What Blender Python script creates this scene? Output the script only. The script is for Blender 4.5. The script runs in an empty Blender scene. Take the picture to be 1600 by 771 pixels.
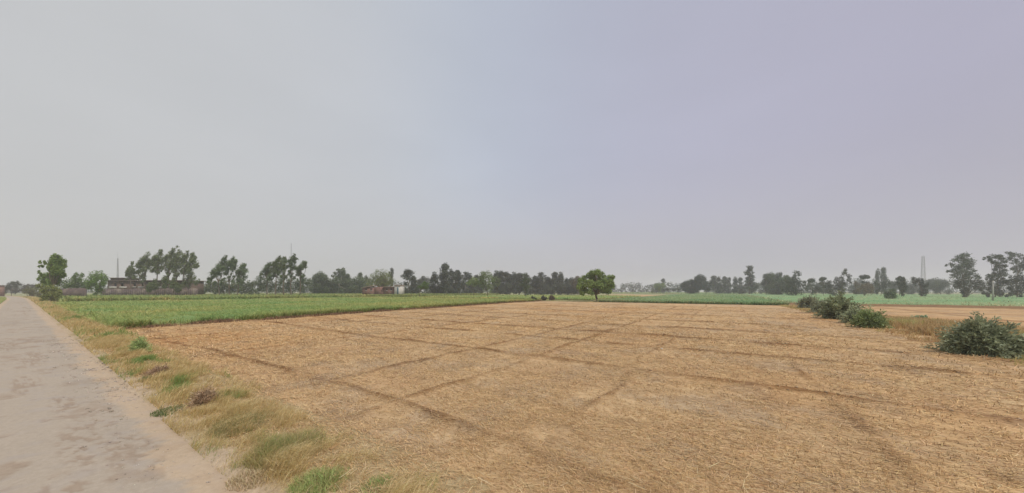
import bpy, math, random
import numpy as np
from math import radians

C = bpy.context.scene.collection
SC = bpy.context.scene
rng = np.random.default_rng(7)

# ------------------------------------------------------------------ camera
F = 504.0            # focal length in photo pixels (photo is 1600 px wide)
HY = 455.0           # photo row of the horizon
EYE = 2.5
cam = bpy.data.cameras.new('camera')
cam.sensor_width = 36.0
cam.lens = 36.0 * F / 1600.0
cam.shift_y = (HY - 385.5) / 1600.0
cam.clip_start = 0.05
cam.clip_end = 20000
camo = bpy.data.objects.new('camera', cam)
camo.location = (0, 0, EYE)
camo.rotation_euler = (radians(90), 0, 0)
C.objects.link(camo)
SC.camera = camo

# ------------------------------------------------------------------ light
SUN_EL, SUN_DIR = 56.0, (0.80, -0.60)      # direction towards the sun on the ground plane
sun = bpy.data.lights.new('sun', 'SUN')
sun.energy = 2.6
sun.angle = radians(4)
sun.color = (1.0, 0.95, 0.87)
suno = bpy.data.objects.new('sun', sun)
from mathutils import Vector
d = Vector((SUN_DIR[0] * math.cos(radians(SUN_EL)), SUN_DIR[1] * math.cos(radians(SUN_EL)), math.sin(radians(SUN_EL))))
suno.rotation_euler = d.to_track_quat('Z', 'Y').to_euler()
suno.location = (20, -20, 60)
C.objects.link(suno)

W = bpy.data.worlds.new('World')
SC.world = W
W.use_nodes = True
nt = W.node_tree
nt.nodes.clear()
N, L = nt.nodes.new, nt.links.new
out = N('ShaderNodeOutputWorld'); bg = N('ShaderNodeBackground')
bg.inputs['Strength'].default_value = 0.1
sky = N('ShaderNodeTexSky'); sky.sky_type = 'NISHITA'; sky.sun_disc = False
sky.sun_elevation = radians(SUN_EL); sky.sun_rotation = math.atan2(SUN_DIR[0], SUN_DIR[1])
sky.air_density = 1.2; sky.dust_density = 4.0
tc = N('ShaderNodeTexCoord'); sep = N('ShaderNodeSeparateXYZ')
L(tc.outputs['Generated'], sep.inputs[0])
# side to side: pale grey on the left, bluish ahead, lavender grey on the right (a thin high overcast)
mx = N('ShaderNodeMapRange'); mx.inputs['From Min'].default_value = -0.85; mx.inputs['From Max'].default_value = 0.85
L(sep.outputs['X'], mx.inputs['Value'])
def ramp(stops):
    r = N('ShaderNodeValToRGB'); e = r.color_ramp.elements
    while len(e) < len(stops): e.new(0.5)
    for k, (p, c) in enumerate(stops):
        e[k].position = p; e[k].color = (*c, 1)
    r.color_ramp.interpolation = 'B_SPLINE'
    return r
SKY_HI = [(0.0, (.590, .594, .594)), (0.28, (.560, .578, .612)), (0.46, (.495, .545, .640)), (0.70, (.462, .464, .575)), (1.0, (.440, .424, .530))]
SKY_LO = [(0.0, (.585, .578, .570)), (0.45, (.535, .530, .548)), (1.0, (.460, .438, .500))]
hi = ramp(SKY_HI); lo = ramp(SKY_LO)
L(mx.outputs[0], hi.inputs[0]); L(mx.outputs[0], lo.inputs[0])
mz = N('ShaderNodeMapRange'); mz.inputs['From Min'].default_value = 0.0; mz.inputs['From Max'].default_value = 0.40; mz.interpolation_type = 'SMOOTHSTEP'
L(sep.outputs['Z'], mz.inputs['Value'])
mix = N('ShaderNodeMix'); mix.data_type = 'RGBA'
L(mz.outputs[0], mix.inputs['Factor']); L(lo.outputs[0], mix.inputs['A']); L(hi.outputs[0], mix.inputs['B'])
# faint veils in the overcast
nz = N('ShaderNodeTexNoise'); nz.inputs['Scale'].default_value = 1.6; nz.inputs['Detail'].default_value = 3
mp = N('ShaderNodeMapping'); mp.inputs['Scale'].default_value = (1, 1, 2.5)
L(tc.outputs['Generated'], mp.inputs[0]); L(mp.outputs[0], nz.inputs['Vector'])
vr = N('ShaderNodeMapRange'); vr.inputs['From Min'].default_value = 0.3; vr.inputs['From Max'].default_value = 0.7
vr.inputs['To Min'].default_value = 9.65; vr.inputs['To Max'].default_value = 10.5
L(nz.outputs['Fac'], vr.inputs['Value'])
sc = N('ShaderNodeVectorMath'); sc.operation = 'SCALE'
L(mix.outputs['Result'], sc.inputs[0]); L(vr.outputs[0], sc.inputs['Scale'])
mixs = N('ShaderNodeMix'); mixs.data_type = 'RGBA'; mixs.inputs['Factor'].default_value = 0.92
L(sky.outputs[0], mixs.inputs['A']); L(sc.outputs[0], mixs.inputs['B'])
L(mixs.outputs['Result'], bg.inputs['Color']); L(bg.outputs[0], out.inputs[0])

SC.view_settings.view_transform = 'Standard'
SC.view_settings.look = 'None'
SC.view_settings.exposure = 0.0
SC.view_settings.gamma = 1.0
SC.cycles.volume_bounces = 2
SC.cycles.max_bounces = 6
SC.cycles.diffuse_bounces = 3
SC.cycles.transmission_bounces = 3
SC.cycles.transparent_max_bounces = 8

# ------------------------------------------------------------------ places
# field frame: a runs against the road's direction, v runs away from the road across the field
ROT = radians(-33.17)
CA, SA = math.cos(ROT), math.sin(ROT)
def av2w(a, v): return a * CA - v * SA, a * SA + v * CA
def w2av(x, y): return x * CA + y * SA, -x * SA + y * CA
def gp(px, py):                                   # photo pixel on the ground -> world x, y
    Y = EYE * F / (py - HY); return (px - 800) / F * Y, Y

# ------------------------------------------------------------------ noise
_lat = rng.random((256, 256))
def vnoise(x, y, seed=0):
    x = np.asarray(x, float) + seed * 17.37; y = np.asarray(y, float) + seed * 31.91
    xi = np.floor(x).astype(int); yi = np.floor(y).astype(int)
    fx = x - xi; fy = y - yi
    fx = fx * fx * (3 - 2 * fx); fy = fy * fy * (3 - 2 * fy)
    g = lambda i, j: _lat[i & 255, j & 255]
    return (g(xi, yi) * (1 - fx) + g(xi + 1, yi) * fx) * (1 - fy) + (g(xi, yi + 1) * (1 - fx) + g(xi + 1, yi + 1) * fx) * fy
def fbm(x, y, o=4, seed=0):
    t = 0; a = 0.5; s = 0
    for k in range(o):
        t = t + a * vnoise(x * 2 ** k, y * 2 ** k, seed + k); s += a; a *= 0.55
    return t / s

# ------------------------------------------------------------------ object helpers
def build(name, V, Fc, mat, parent=None, col=None, loc=(0, 0, 0), rotz=0.0, smooth=False):
    V = np.asarray(V, np.float32); Fc = np.asarray(Fc, np.int32)
    me = bpy.data.meshes.new(name)
    n, k = Fc.shape
    me.vertices.add(len(V)); me.vertices.foreach_set('co', V.ravel())
    me.loops.add(n * k); me.loops.foreach_set('vertex_index', Fc.ravel())
    me.polygons.add(n)
    me.polygons.foreach_set('loop_start', np.arange(0, n * k, k, dtype=np.int32))
    me.update(calc_edges=True)
    if smooth: me.polygons.foreach_set('use_smooth', np.ones(n, bool))
    if col is not None:
        at = me.attributes.new('Col', 'FLOAT_COLOR', 'POINT')
        c = np.ones((len(V), 4), np.float32); c[:, :3] = col
        at.data.foreach_set('color', c.ravel())
    me.materials.append(mat)
    o = bpy.data.objects.new(name, me)
    o.location = loc; o.rotation_euler = (0, 0, rotz)
    C.objects.link(o)
    if parent is not None: o.parent = parent
    return o
def tag(o, label=None, cat=None, group=None, kind=None):
    if label: o['label'] = label
    if cat: o['category'] = cat
    if group: o['group'] = group
    if kind: o['kind'] = kind
    return o
def thing(name, label, cat, loc, rotz=0.0, group=None):
    o = bpy.data.objects.new(name, None); o.empty_display_size = 0.3
    o.location = loc; o.rotation_euler = (0, 0, rotz); C.objects.link(o)
    return tag(o, label, cat, group)
def copy_thing(o, loc, rotz=0.0, scale=(1, 1, 1)):
    r = o.copy(); C.objects.link(r); r.location = loc; r.rotation_euler = (0, 0, rotz); r.scale = scale
    for ch in list(o.children):
        c = ch.copy(); C.objects.link(c); c.parent = r
        for g in ch.children:
            e = g.copy(); C.objects.link(e); e.parent = c
    return r
class Bag:                                        # collects pieces into one mesh
    def __init__(s): s.V = []; s.F = []; s.n = 0
    def add(s, V, Fc):
        V = np.asarray(V, float).reshape(-1, 3); Fc = np.asarray(Fc, int)
        s.V.append(V); s.F.append(Fc + s.n); s.n += len(V)
    def box(s, x0, x1, y0, y1, z0, z1):
        s.add([(x0,y0,z0),(x1,y0,z0),(x1,y1,z0),(x0,y1,z0),(x0,y0,z1),(x1,y0,z1),(x1,y1,z1),(x0,y1,z1)],
              [(0,3,2,1),(4,5,6,7),(0,1,5,4),(1,2,6,5),(2,3,7,6),(3,0,4,7)])
    def tube(s, pts, rad, n=6):
        pts = np.asarray(pts, float); m = len(pts); rad = np.broadcast_to(rad, (m,))
        t = np.gradient(pts, axis=0); t /= np.linalg.norm(t, axis=1)[:, None] + 1e-9
        ref = np.array([1.0, 0, 0]) if abs(t[0][2]) > .7 else np.array([0, 0, 1.0])
        a = np.cross(t, ref); a /= np.linalg.norm(a, axis=1)[:, None] + 1e-9
        b = np.cross(t, a)
        th = np.linspace(0, 2 * np.pi, n, endpoint=False)
        V = (pts[:, None] + rad[:, None, None] * (np.cos(th)[None, :, None] * a[:, None] + np.sin(th)[None, :, None] * b[:, None])).reshape(-1, 3)
        Fc = []
        for i in range(m - 1):
            for j in range(n):
                k = (j + 1) % n
                Fc.append((i * n + j, i * n + k, (i + 1) * n + k, (i + 1) * n + j))
        s.add(V, Fc)
    def make(s, name, mat, parent=None, **kw):
        return build(name, np.concatenate(s.V), np.concatenate(s.F), mat, parent, **kw)

# ------------------------------------------------------------------ materials
def newmat(name):
    m = bpy.data.materials.new(name); m.use_nodes = True
    t = m.node_tree; t.nodes.clear()
    o = t.nodes.new('ShaderNodeOutputMaterial')
    return m, t, o
def leafmat(name, gain=(1, 1, 1), trans=0.3, rough=0.55, spec=0.25):
    m, t, o = newmat(name)
    at = t.nodes.new('ShaderNodeAttribute'); at.attribute_name = 'Col'
    mul = t.nodes.new('ShaderNodeMix'); mul.data_type = 'RGBA'; mul.blend_type = 'MULTIPLY'; mul.inputs['Factor'].default_value = 1
    mul.inputs['B'].default_value = (*gain, 1)
    t.links.new(at.outputs['Color'], mul.inputs['A'])
    p = t.nodes.new('ShaderNodeBsdfPrincipled'); p.inputs['Roughness'].default_value = rough
    p.inputs['Specular IOR Level'].default_value = spec
    tr = t.nodes.new('ShaderNodeBsdfTranslucent'); ms = t.nodes.new('ShaderNodeMixShader'); ms.inputs[0].default_value = trans
    t.links.new(mul.outputs['Result'], p.inputs['Base Color']); t.links.new(mul.outputs['Result'], tr.inputs['Color'])
    t.links.new(p.outputs[0], ms.inputs[1]); t.links.new(tr.outputs[0], ms.inputs[2]); t.links.new(ms.outputs[0], o.inputs[0])
    return m
def noisemat(name, c1, c2, scale=3.0, stretch=(1, 1, 1), bump=0.3, bscale=None, attr=False, rough=0.95, detail=6, c3=None, s3=0.4, dist=0.03, amt3=1.0):
    m, t, o = newmat(name)
    nd = t.nodes.new; lk = t.links.new
    co = nd('ShaderNodeTexCoord'); mpn = nd('ShaderNodeMapping'); mpn.inputs['Scale'].default_value = stretch
    lk(co.outputs['Object'], mpn.inputs[0])
    n1 = nd('ShaderNodeTexNoise'); n1.inputs['Scale'].default_value = scale; n1.inputs['Detail'].default_value = detail
    n1.inputs['Roughness'].default_value = 0.65
    lk(mpn.outputs[0], n1.inputs['Vector'])
    mr = nd('ShaderNodeMapRange'); mr.inputs['From Min'].default_value = .36; mr.inputs['From Max'].default_value = .64
    lk(n1.outputs['Fac'], mr.inputs['Value'])
    mxn = nd('ShaderNodeMix'); mxn.data_type = 'RGBA'
    mxn.inputs['A'].default_value = (*c1, 1); mxn.inputs['B'].default_value = (*c2, 1)
    lk(mr.outputs[0], mxn.inputs['Factor'])
    last = mxn.outputs['Result']
    if c3 is not None:
        n3 = nd('ShaderNodeTexNoise'); n3.inputs['Scale'].default_value = s3; n3.inputs['Detail'].default_value = 4
        lk(co.outputs['Object'], n3.inputs['Vector'])
        m3 = nd('ShaderNodeMapRange'); m3.inputs['From Min'].default_value = .50; m3.inputs['From Max'].default_value = .68; m3.inputs['To Max'].default_value = amt3
        lk(n3.outputs['Fac'], m3.inputs['Value'])
        x3 = nd('ShaderNodeMix'); x3.data_type = 'RGBA'; x3.inputs['B'].default_value = (*c3, 1)
        lk(m3.outputs[0], x3.inputs['Factor']); lk(last, x3.inputs['A']); last = x3.outputs['Result']
    if attr:
        at = nd('ShaderNodeAttribute'); at.attribute_name = 'Col'
        mu = nd('ShaderNodeMix'); mu.data_type = 'RGBA'; mu.blend_type = 'MULTIPLY'; mu.inputs['Factor'].default_value = 1
        lk(last, mu.inputs['A']); lk(at.outputs['Color'], mu.inputs['B']); last = mu.outputs['Result']
    p = nd('ShaderNodeBsdfPrincipled'); p.inputs['Roughness'].default_value = rough; p.inputs['Specular IOR Level'].default_value = .15
    lk(last, p.inputs['Base Color'])
    if bump:
        n2 = nd('ShaderNodeTexNoise'); n2.inputs['Scale'].default_value = bscale or scale * 4; n2.inputs['Detail'].default_value = 5
        lk(mpn.outputs[0], n2.inputs['Vector'])
        b = nd('ShaderNodeBump'); b.inputs['Strength'].default_value = bump; b.inputs['Distance'].default_value = dist
        lk(n2.outputs['Fac'], b.inputs['Height']); lk(b.outputs[0], p.inputs['Normal'])
    lk(p.outputs[0], o.inputs[0])
    return m
M = {}
M['leaf'] = leafmat('leaf')
M['straw'] = leafmat('straw', trans=0.15, rough=0.7)
M['grass'] = leafmat('grass', trans=0.35, rough=0.6)
M['bark'] = noisemat('bark', (.10, .075, .055), (.20, .16, .12), 6, (1, 1, .3), .5)
M['bark_pale'] = noisemat('bark_pale', (.22, .19, .16), (.36, .32, .27), 4, (1, 1, .3), .3)
M['stubble'] = noisemat('stubble', (.415, .278, .145), (.560, .392, .215), 2.6, (.5, 1.0, 1), .8, 26, attr=True, c3=(.46, .295, .155), s3=.30, dist=.03, amt3=.8)
M['earth'] = noisemat('earth', (.23, .24, .11), (.32, .29, .15), .15, bump=.4, bscale=2, c3=(.18, .24, .10), s3=.012)
M['road'] = noisemat('road', (.395, .325, .250), (.445, .370, .288), 16.0, (1, 1, 1), .6, 60, attr=True, c3=(.40, .340, .285), s3=2.6, dist=.012, detail=9, amt3=.7)
M['verge'] = noisemat('verge', (.34, .26, .15), (.46, .36, .215), 5, (1, 1, 1), .8, 18, attr=True)
M['canopy'] = noisemat('canopy', (.15, .20, .075), (.25, .32, .125), 2.6, (1, 1, 1), .9, 7, attr=True, dist=.15)
M['brick'] = noisemat('brick', (.13, .090, .070), (.20, .135, .105), 1.2, bump=.2, c3=(.10, .08, .07), s3=.35)
M['brick_red'] = noisemat('brick_red', (.19, .105, .085), (.26, .15, .12), 1.4, bump=.2, c3=(.18, .11, .09), s3=.5)
M['rubble'] = noisemat('rubble', (.11, .082, .080), (.17, .125, .110), 1.8, bump=.6, c3=(.26, .21, .17), s3=.5)
M['roof'] = noisemat('roof', (.15, .11, .095), (.22, .165, .14), 1.0, bump=.1)
M['tin'] = noisemat('tin', (.38, .26, .21), (.46, .33, .27), 1.0, bump=.1)
M['plaster'] = noisemat('plaster', (.50, .47, .42), (.62, .58, .52), .8, bump=.1)
M['dark'] = noisemat('dark', (.02, .02, .022), (.035, .033, .03), 2, bump=0)
M['door_blue'] = noisemat('door_blue', (.06, .11, .13), (.09, .15, .17), 2, bump=0)
M['concrete'] = noisemat('concrete', (.36, .34, .31), (.46, .44, .40), 4, bump=.2)
M['steel'] = noisemat('steel', (.28, .28, .29), (.36, .36, .37), 3, bump=0, rough=.6)
M['stone'] = noisemat('stone', (.42, .38, .33), (.60, .56, .50), 5, bump=.3)

# ------------------------------------------------------------------ ground sheet
R = 1500
nn = 61
g = np.sign(np.linspace(-1, 1, nn)) * np.abs(np.linspace(-1, 1, nn)) ** 2.2 * R
gx, gy = np.meshgrid(g, g, indexing='ij')
V = np.stack([gx, gy, np.full_like(gx, -0.05)], -1).reshape(-1, 3)
def gridfaces(a, b):
    i = np.arange(a - 1)[:, None] * b + np.arange(b - 1)[None]
    return np.stack([i, i + b, i + b + 1, i + 1], -1).reshape(-1, 4)
tag(build('ground', V, gridfaces(nn, nn), M['earth']), kind='structure')

# ------------------------------------------------------------------ field surface
B_V = [4.35, 10.7, 15.2, 19.2, 24.3, 29.8, 38.0, 48.0, 58.0]   # bunds parallel to the road
B_A = [2.2, -2.4, -5.9, -8.95, -16.5, -24.8]                    # bunds across
B_AW = [.5, .55, 1.0, 1.0, 1.0, 1.0]
def edge_a(v): return -(32.4 + np.clip((v - 3) * .1, 0, 5) + .5 * (vnoise(v * .3, v * 0, 9) - .5))  # far-left edge of the stubble
def bundness(a, v):
    """0..1 how much of an earth bund is here"""
    b = np.zeros_like(a)
    for k, c in enumerate(B_V):
        wob = (vnoise(a * .18, a * 0 + c, 3) - .5) * .7 + (vnoise(a * .9, a * 0 + c, 4) - .5) * .25
        amp = np.clip((fbm(a * .6, a * 0 + c * 3, 4, 5) - .26) * 2.6, .42, 1.2)
        wd = (.10 + .012 * c) * (.7 + .6 * vnoise(a * 1.7, a * 0 + c, 15))
        b = np.maximum(b, amp * np.exp(-((v - c - wob) / wd) ** 2))
    for k, c in enumerate(B_A):
        wob = (vnoise(v * .2, v * 0 + c, 6) - .5) * .6 + (vnoise(v * .9, v * 0 + c, 7) - .5) * .22
        amp = np.clip((fbm(v * .6, v * 0 + c * 3, 4, 8) - .26) * 2.5, .38, 1.15) * B_AW[k]
        wd = (.10 + .007 * abs(c)) * (.7 + .6 * vnoise(v * 1.7, v * 0 + c, 16))
        b = np.maximum(b, amp * np.exp(-((a - c - wob) / wd) ** 2))
    return b
def field_h(a, v):
    b = bundness(a, v)
    # turned, cloddy earth on the bunds
    h = .075 * b * (.7 + .6 * fbm(a * 5, v * 5, 3, 12))
    h += .035 * (fbm(a * 1.3, v * 1.3, 4, 13) - .5) + .022 * (fbm(a * 7, v * 7, 3, 14) - .5)
    return h + 0.02, b
def spacing(lo, hi, fine_lo, fine_hi, step, grow):
    xs = [fine_lo]
    while xs[-1] < fine_hi: xs.append(xs[-1] + step)
    st = step
    while xs[-1] < hi: st *= grow; xs.append(xs[-1] + min(st, .9))
    xs[-1] = hi
    st = step; pre = []
    x = fine_lo
    while x > lo: st *= grow; x -= min(st, .9); pre.append(x)
    if pre: pre[-1] = lo
    return np.array(pre[::-1] + xs)
def shade_field(a, v, b):
    soil = np.array([.58, .49, .41]); one = np.array([1.0, 1.0, 1.0])
    k = np.clip(b * 1.7 * (.35 + 1.3 * fbm(a * 4.5, v * 4.5, 4, 27)) - .22, 0, 1)[..., None]
    c = one * (1 - k) + soil * k
    # each basin between the bunds has its own straw tone
    ci = np.digitize(v, B_V); ai = np.digitize(-a, [-2.2, 5.9, 8.95, 16.5, 24.8])
    t = _lat[(ci * 7 + ai * 13) & 255, (ci * 3 + ai) & 255]
    c = c * (1 + (t[..., None] - .5) * np.array([.10, .08, .02]))
    rd = np.clip((fbm(a * .16, v * .16, 3, 21) - .50) * 4, 0, 1)[..., None]     # redder, barer earth
    c = c * (1 - rd * np.array([.03, .12, .22]))
    lf = np.clip((-a - 9) / 8, 0, 1) * np.clip((12 - v) / 6, 0, 1); c = c * (1 - lf[..., None] * np.array([.03, .10, .18]))
    pl = np.clip((fbm(a * .5, v * .5, 4, 22) - .56) * 5, 0, 1)[..., None]       # pale straw lying thick
    c = c * (1 + pl * np.array([.13, .14, .10]))
    gr = np.clip((fbm(a * .9, v * .9, 5, 23) - .50) * 5, 0, 1)[..., None]      # bare greyish soil showing
    c = c * (1 - gr * np.array([.17, .13, .02]))
    stn = (fbm(a * .35, v * 2.4, 4, 25) - .5)[..., None]; c = c * (1 + stn * np.array([.35, .40, .40]))
    dk = np.clip((fbm(a * 2.6, v * 2.6, 4, 24) - .55) * 6, 0, 1)[..., None]
    c = c * (1 - dk * np.array([.14, .16, .18]))
    return c
sa = spacing(-40, 9.2, -12, 8, .055, 1.02)
sv = spacing(2.6, 71, 2.6, 14, .055, 1.025)
A, Vv = np.meshgrid(sa, sv, indexing='ij')
A = np.maximum(A, edge_a(Vv) - .8)
H, Bd = field_h(A, Vv)
V = np.stack([A, Vv, H], -1).reshape(-1, 3)
tag(build('stubble_field', V, gridfaces(len(sa), len(sv)), M['stubble'], col=shade_field(A, Vv, Bd).reshape(-1, 3), rotz=ROT, smooth=True), kind='structure')

# second stubble field beyond the shrub line on the right
sa2 = np.concatenate([np.linspace(9.2, 40, 120), np.linspace(41, 170, 90)]); sv2 = np.concatenate([np.linspace(1, 30, 110), np.linspace(30.5, 76, 90)])
A2, V2 = np.meshgrid(sa2, sv2, indexing='ij')
b2 = np.zeros_like(A2)
for c in (9, 17, 25, 34, 44, 56, 66): b2 = np.maximum(b2, (.4 + .7 * vnoise(A2 * .3, A2 * 0 + c, 5)) * np.exp(-((V2 - c - (vnoise(A2 * .1, A2 * 0 + c, 3) - .5) * .8) / .4) ** 2))
for c in (20, 33, 47, 62, 80, 100): b2 = np.maximum(b2, .6 * np.exp(-((A2 - c) / .4) ** 2))
mound = np.exp(-((A2 - 10.5) / 1.5) ** 2) * .22
H2 = .02 + .07 * b2 + .04 * (fbm(A2, V2, 4, 30) - .5) + mound * 0
c2 = shade_field(A2, V2, b2) * np.array([1.02, .97, .92])
V = np.stack([A2, V2, H2], -1).reshape(-1, 3)
tag(build('far_stubble_field', V, gridfaces(len(sa2), len(sv2)), M['stubble'], col=c2.reshape(-1, 3), rotz=ROT, smooth=True), kind='structure')

# ------------------------------------------------------------------ road and verges
ar0 = 0; sr = -spacing(-30, 9, -12, 6, .10, 1.03)[::-1]
ar = np.concatenate([np.linspace(-330, -60, 120)[:-1], np.linspace(-60, -14, 160)[:-1], np.linspace(-14, 9, 520)])
vr_ = np.linspace(-2.05, 1.75, 150)
A, Vv = np.meshgrid(ar, vr_, indexing='ij')
bend = np.where(A < -170, ((-A - 170) / 100.) ** 2 * -3.0, 0)
edge = 1 - np.clip((1.36 + (fbm(A * 2.2, A * 0, 5, 40) - .5) * .7 - np.abs(Vv + .12)) / .14, 0, 1)     # 1 = dusty edge
hole = np.clip((fbm(A * 1.6, Vv * 1.9, 5, 41) - .58) * 12, 0, 1) * np.clip(fbm(A * 9, Vv * 9, 2, 47) * 2.2 - .2, 0, 1) * np.clip(1.1 - np.abs(Vv - .2) * .6, 0, 1)
for ha, hv, ra, rv in ((-7.6, .95, 1.1, .28), (-8.6, .55, 1.3, .22), (-10.2, .85, 1.0, .25), (-12.0, .55, .9, .2), (-15.4, .1, 1.6, .22), (-21, .3, 2.2, .3), (-27, -.3, 3, .3), (-6.6, .3, .8, .2)):
    hole = np.maximum(hole, np.clip(1.5 - ((A - ha) / ra) ** 2 - ((Vv - hv) / rv) ** 2, 0, 1) * np.clip((fbm(A * 7, Vv * 13, 5, 48) - .50) * 14, 0, 1))
H = .055 - .035 * (Vv / 1.9) ** 2 - .012 * hole + .010 * hole * (fbm(A * 9, Vv * 9, 2, 46) - .5) - .05 * np.clip((np.abs(Vv + .15) - 1.6) / .3, 0, 1) + .006 * fbm(A * 6, Vv * 6, 3, 42)
col = np.ones(A.shape + (3,)) * np.array([.93, .945, .96]) * (1 + .10 * (fbm(A * 12, Vv * 12, 3, 49)[..., None] - .5))
dust = np.array([1.10, 1.03, .93])
col = col * (1 - edge[..., None]) + dust * edge[..., None]
pat = np.clip((fbm(A * .35, Vv * .7, 3, 43) - .5) * 5, 0, 1)[..., None]
col = col * (1 - pat * .05)
col = col * (1 - hole[..., None] * np.array([.16, .22, .26]))
patch = ((fbm(A * .25, Vv * .2, 2, 44) > .60) & (np.abs(Vv - .1) < 1.0))[..., None]
col = np.where(patch, col * np.array([.97, .975, .98]), col)
V = np.stack([A, Vv + bend, H], -1).reshape(-1, 3)
tag(build('road', V, gridfaces(len(ar), len(vr_)), M['road'], col=col.reshape(-1, 3), rotz=ROT, smooth=True), kind='structure')

def verge_h(a, v): return .03 + .10 * np.exp(-((v - 2.5) / .7) ** 2) * (.6 + .8 * fbm(a * .6, v * .8, 3, 50)) + .03 * fbm(a * 5, v * 5, 3, 51) - .03
vv = np.linspace(1.45, 3.9, 42)
av = np.concatenate([np.linspace(-330, -40, 200)[:-1], np.linspace(-40, 9.2, 420)])
A, Vv = np.meshgrid(av, vv, indexing='ij')
bend = np.where(A < -170, ((-A - 170) / 100.) ** 2 * -3.0, 0)
H = verge_h(A, Vv); H -= np.clip((Vv - 3.2) / .5, 0, 1) * .12 * (A > -33); H -= np.clip((1.62 - Vv) / .2, 0, 1) * .03
t = fbm(A * .5, Vv * 1.2, 3, 52)[..., None]
col = np.array([1.0, .98, .92]) * (1 - t * .2)
near = np.clip((1.9 - Vv + (fbm(A * 1.5, Vv, 3, 53) - .5) * .8) / .4, 0, 1)[..., None]
col = col * (1 - near) + np.array([1.12, 1.12, 1.32]) * near
V = np.stack([A, Vv + bend, H], -1).reshape(-1, 3)
tag(build('roadside_verge', V, gridfaces(len(av), len(vv)), M['verge'], col=col.reshape(-1, 3), rotz=ROT, smooth=True), kind='structure')
vv = np.linspace(-1.95, -9, 30)[::-1]
A, Vv = np.meshgrid(av, vv, indexing='ij')
bend = np.where(A < -170, ((-A - 170) / 100.) ** 2 * -3.0, 0)
H = .0 + .06 * fbm(A * .6, Vv * .8, 3, 54)
V = np.stack([A, Vv + bend, H], -1).reshape(-1, 3)
tag(build('left_verge', V, gridfaces(len(av), len(vv)), M['verge'], col=np.ones((len(V), 3)) * np.array([.75, .95, .55]), rotz=ROT, smooth=True), kind='structure')

# ------------------------------------------------------------------ blades and straws
def mix_cols(n, palette, wts, jit=.16):
    pal = np.array(palette); k = rng.choice(len(pal), n, p=np.array(wts) / sum(wts))
    return pal[k] * (1 + (rng.random((n, 1)) - .5) * 2 * jit) * (1 + (rng.random((n, 3)) - .5) * .12)
def blade_arrays(x, y, z, h, w, lean, col, leandir=None, curl=1.0):
    n = len(x)
    th = rng.random(n) * 2 * np.pi
    ld = rng.random(n) * 2 * np.pi if leandir is None else leandir + rng.normal(0, .6, n)
    dx, dy = np.cos(th) * w / 2, np.sin(th) * w / 2
    lx, ly = np.cos(ld) * lean * h, np.sin(ld) * lean * h
    P = np.stack([x, y, z], -1)
    s = np.stack([dx, dy, 0 * dx], -1)
    m = P + np.stack([lx * .35, ly * .35, h * .6], -1)
    t = P + np.stack([lx * curl, ly * curl, h * (1 - .25 * lean)], -1)
    V = np.stack([P - s, P + s, m - s * .8, m + s * .8, t], 1).reshape(-1, 3)
    b = np.arange(n)[:, None] * 5
    Fc = np.concatenate([b + [0, 1, 3], b + [0, 3, 2], b + [2, 3, 4]], 0)
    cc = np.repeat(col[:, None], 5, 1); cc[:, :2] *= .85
    return V, Fc, cc.reshape(-1, 3)
def straw_arrays(x, y, z, ln, w, tilt, col, th=None):
    n = len(x)
    if th is None: th = rng.random(n) * 2 * np.pi
    dx, dy = np.cos(th), np.sin(th)
    e = np.stack([dx * ln / 2, dy * ln / 2, tilt * ln / 2], -1)
    s = np.stack([-dy * w / 2, dx * w / 2, w * .35 * (rng.random(n) - .5)], -1)
    P = np.stack([x, y, z], -1)
    V = np.stack([P - e - s, P - e + s, P + e + s * .6, P + e - s * .6], 1).reshape(-1, 3)
    b = np.arange(n)[:, None] * 4
    Fc = (b + [0, 1, 2, 3])
    return V, Fc, np.repeat(col[:, None], 4, 1).reshape(-1, 3)

ca, cv = w2av(0, 0)
# fallen straw on the stubble field: thick near the camera, thinning with distance
def scatter(n, rmin, rmax, power=1.0):
    r = rmin * (rmax / rmin) ** (rng.random(n) ** power)
    az = radians(-64) + rng.random(n) * radians(128)
    return r * np.sin(az), r * np.cos(az), r
STRAW = [(.66, .48, .26), (.56, .39, .20), (.42, .27, .14), (.74, .58, .36), (.30, .19, .10), (.50, .37, .21)]
x, y, r = scatter(330000, 3.2, 60)
a, v = w2av(x, y)
den = fbm(a * .5, v * .5, 4, 22)
keep = (v > 1.6 + .5 * vnoise(a, v, 60)) & (a > edge_a(v)) & (a < 8.6) & (v < 70) & (rng.random(len(a)) < .35 + 1.6 * np.clip(den - .35, 0, 1) * 2)
a, v, r = a[keep], v[keep], r[keep]; n = len(a)
hz, bd = field_h(a, v)
hz = np.where(v < 3.6, np.maximum(verge_h(a, v), np.where(v > 2.6, hz, -1)), hz) + .006 + .012 * rng.random(n)
pal = mix_cols(n, STRAW, [3, 3.5, 1.6, 2.4, .8, 1.2]) * np.array([1.0, .93, .84])
pal *= (1 - np.clip(bd, 0, 1)[:, None] * np.array([.25, .32, .38]))
ln = (.05 + .13 * rng.random(n) ** 2) * np.clip(r / 9, 1, 2.6); wd = .0055 * np.clip(r / 5, .8, 6)
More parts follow.
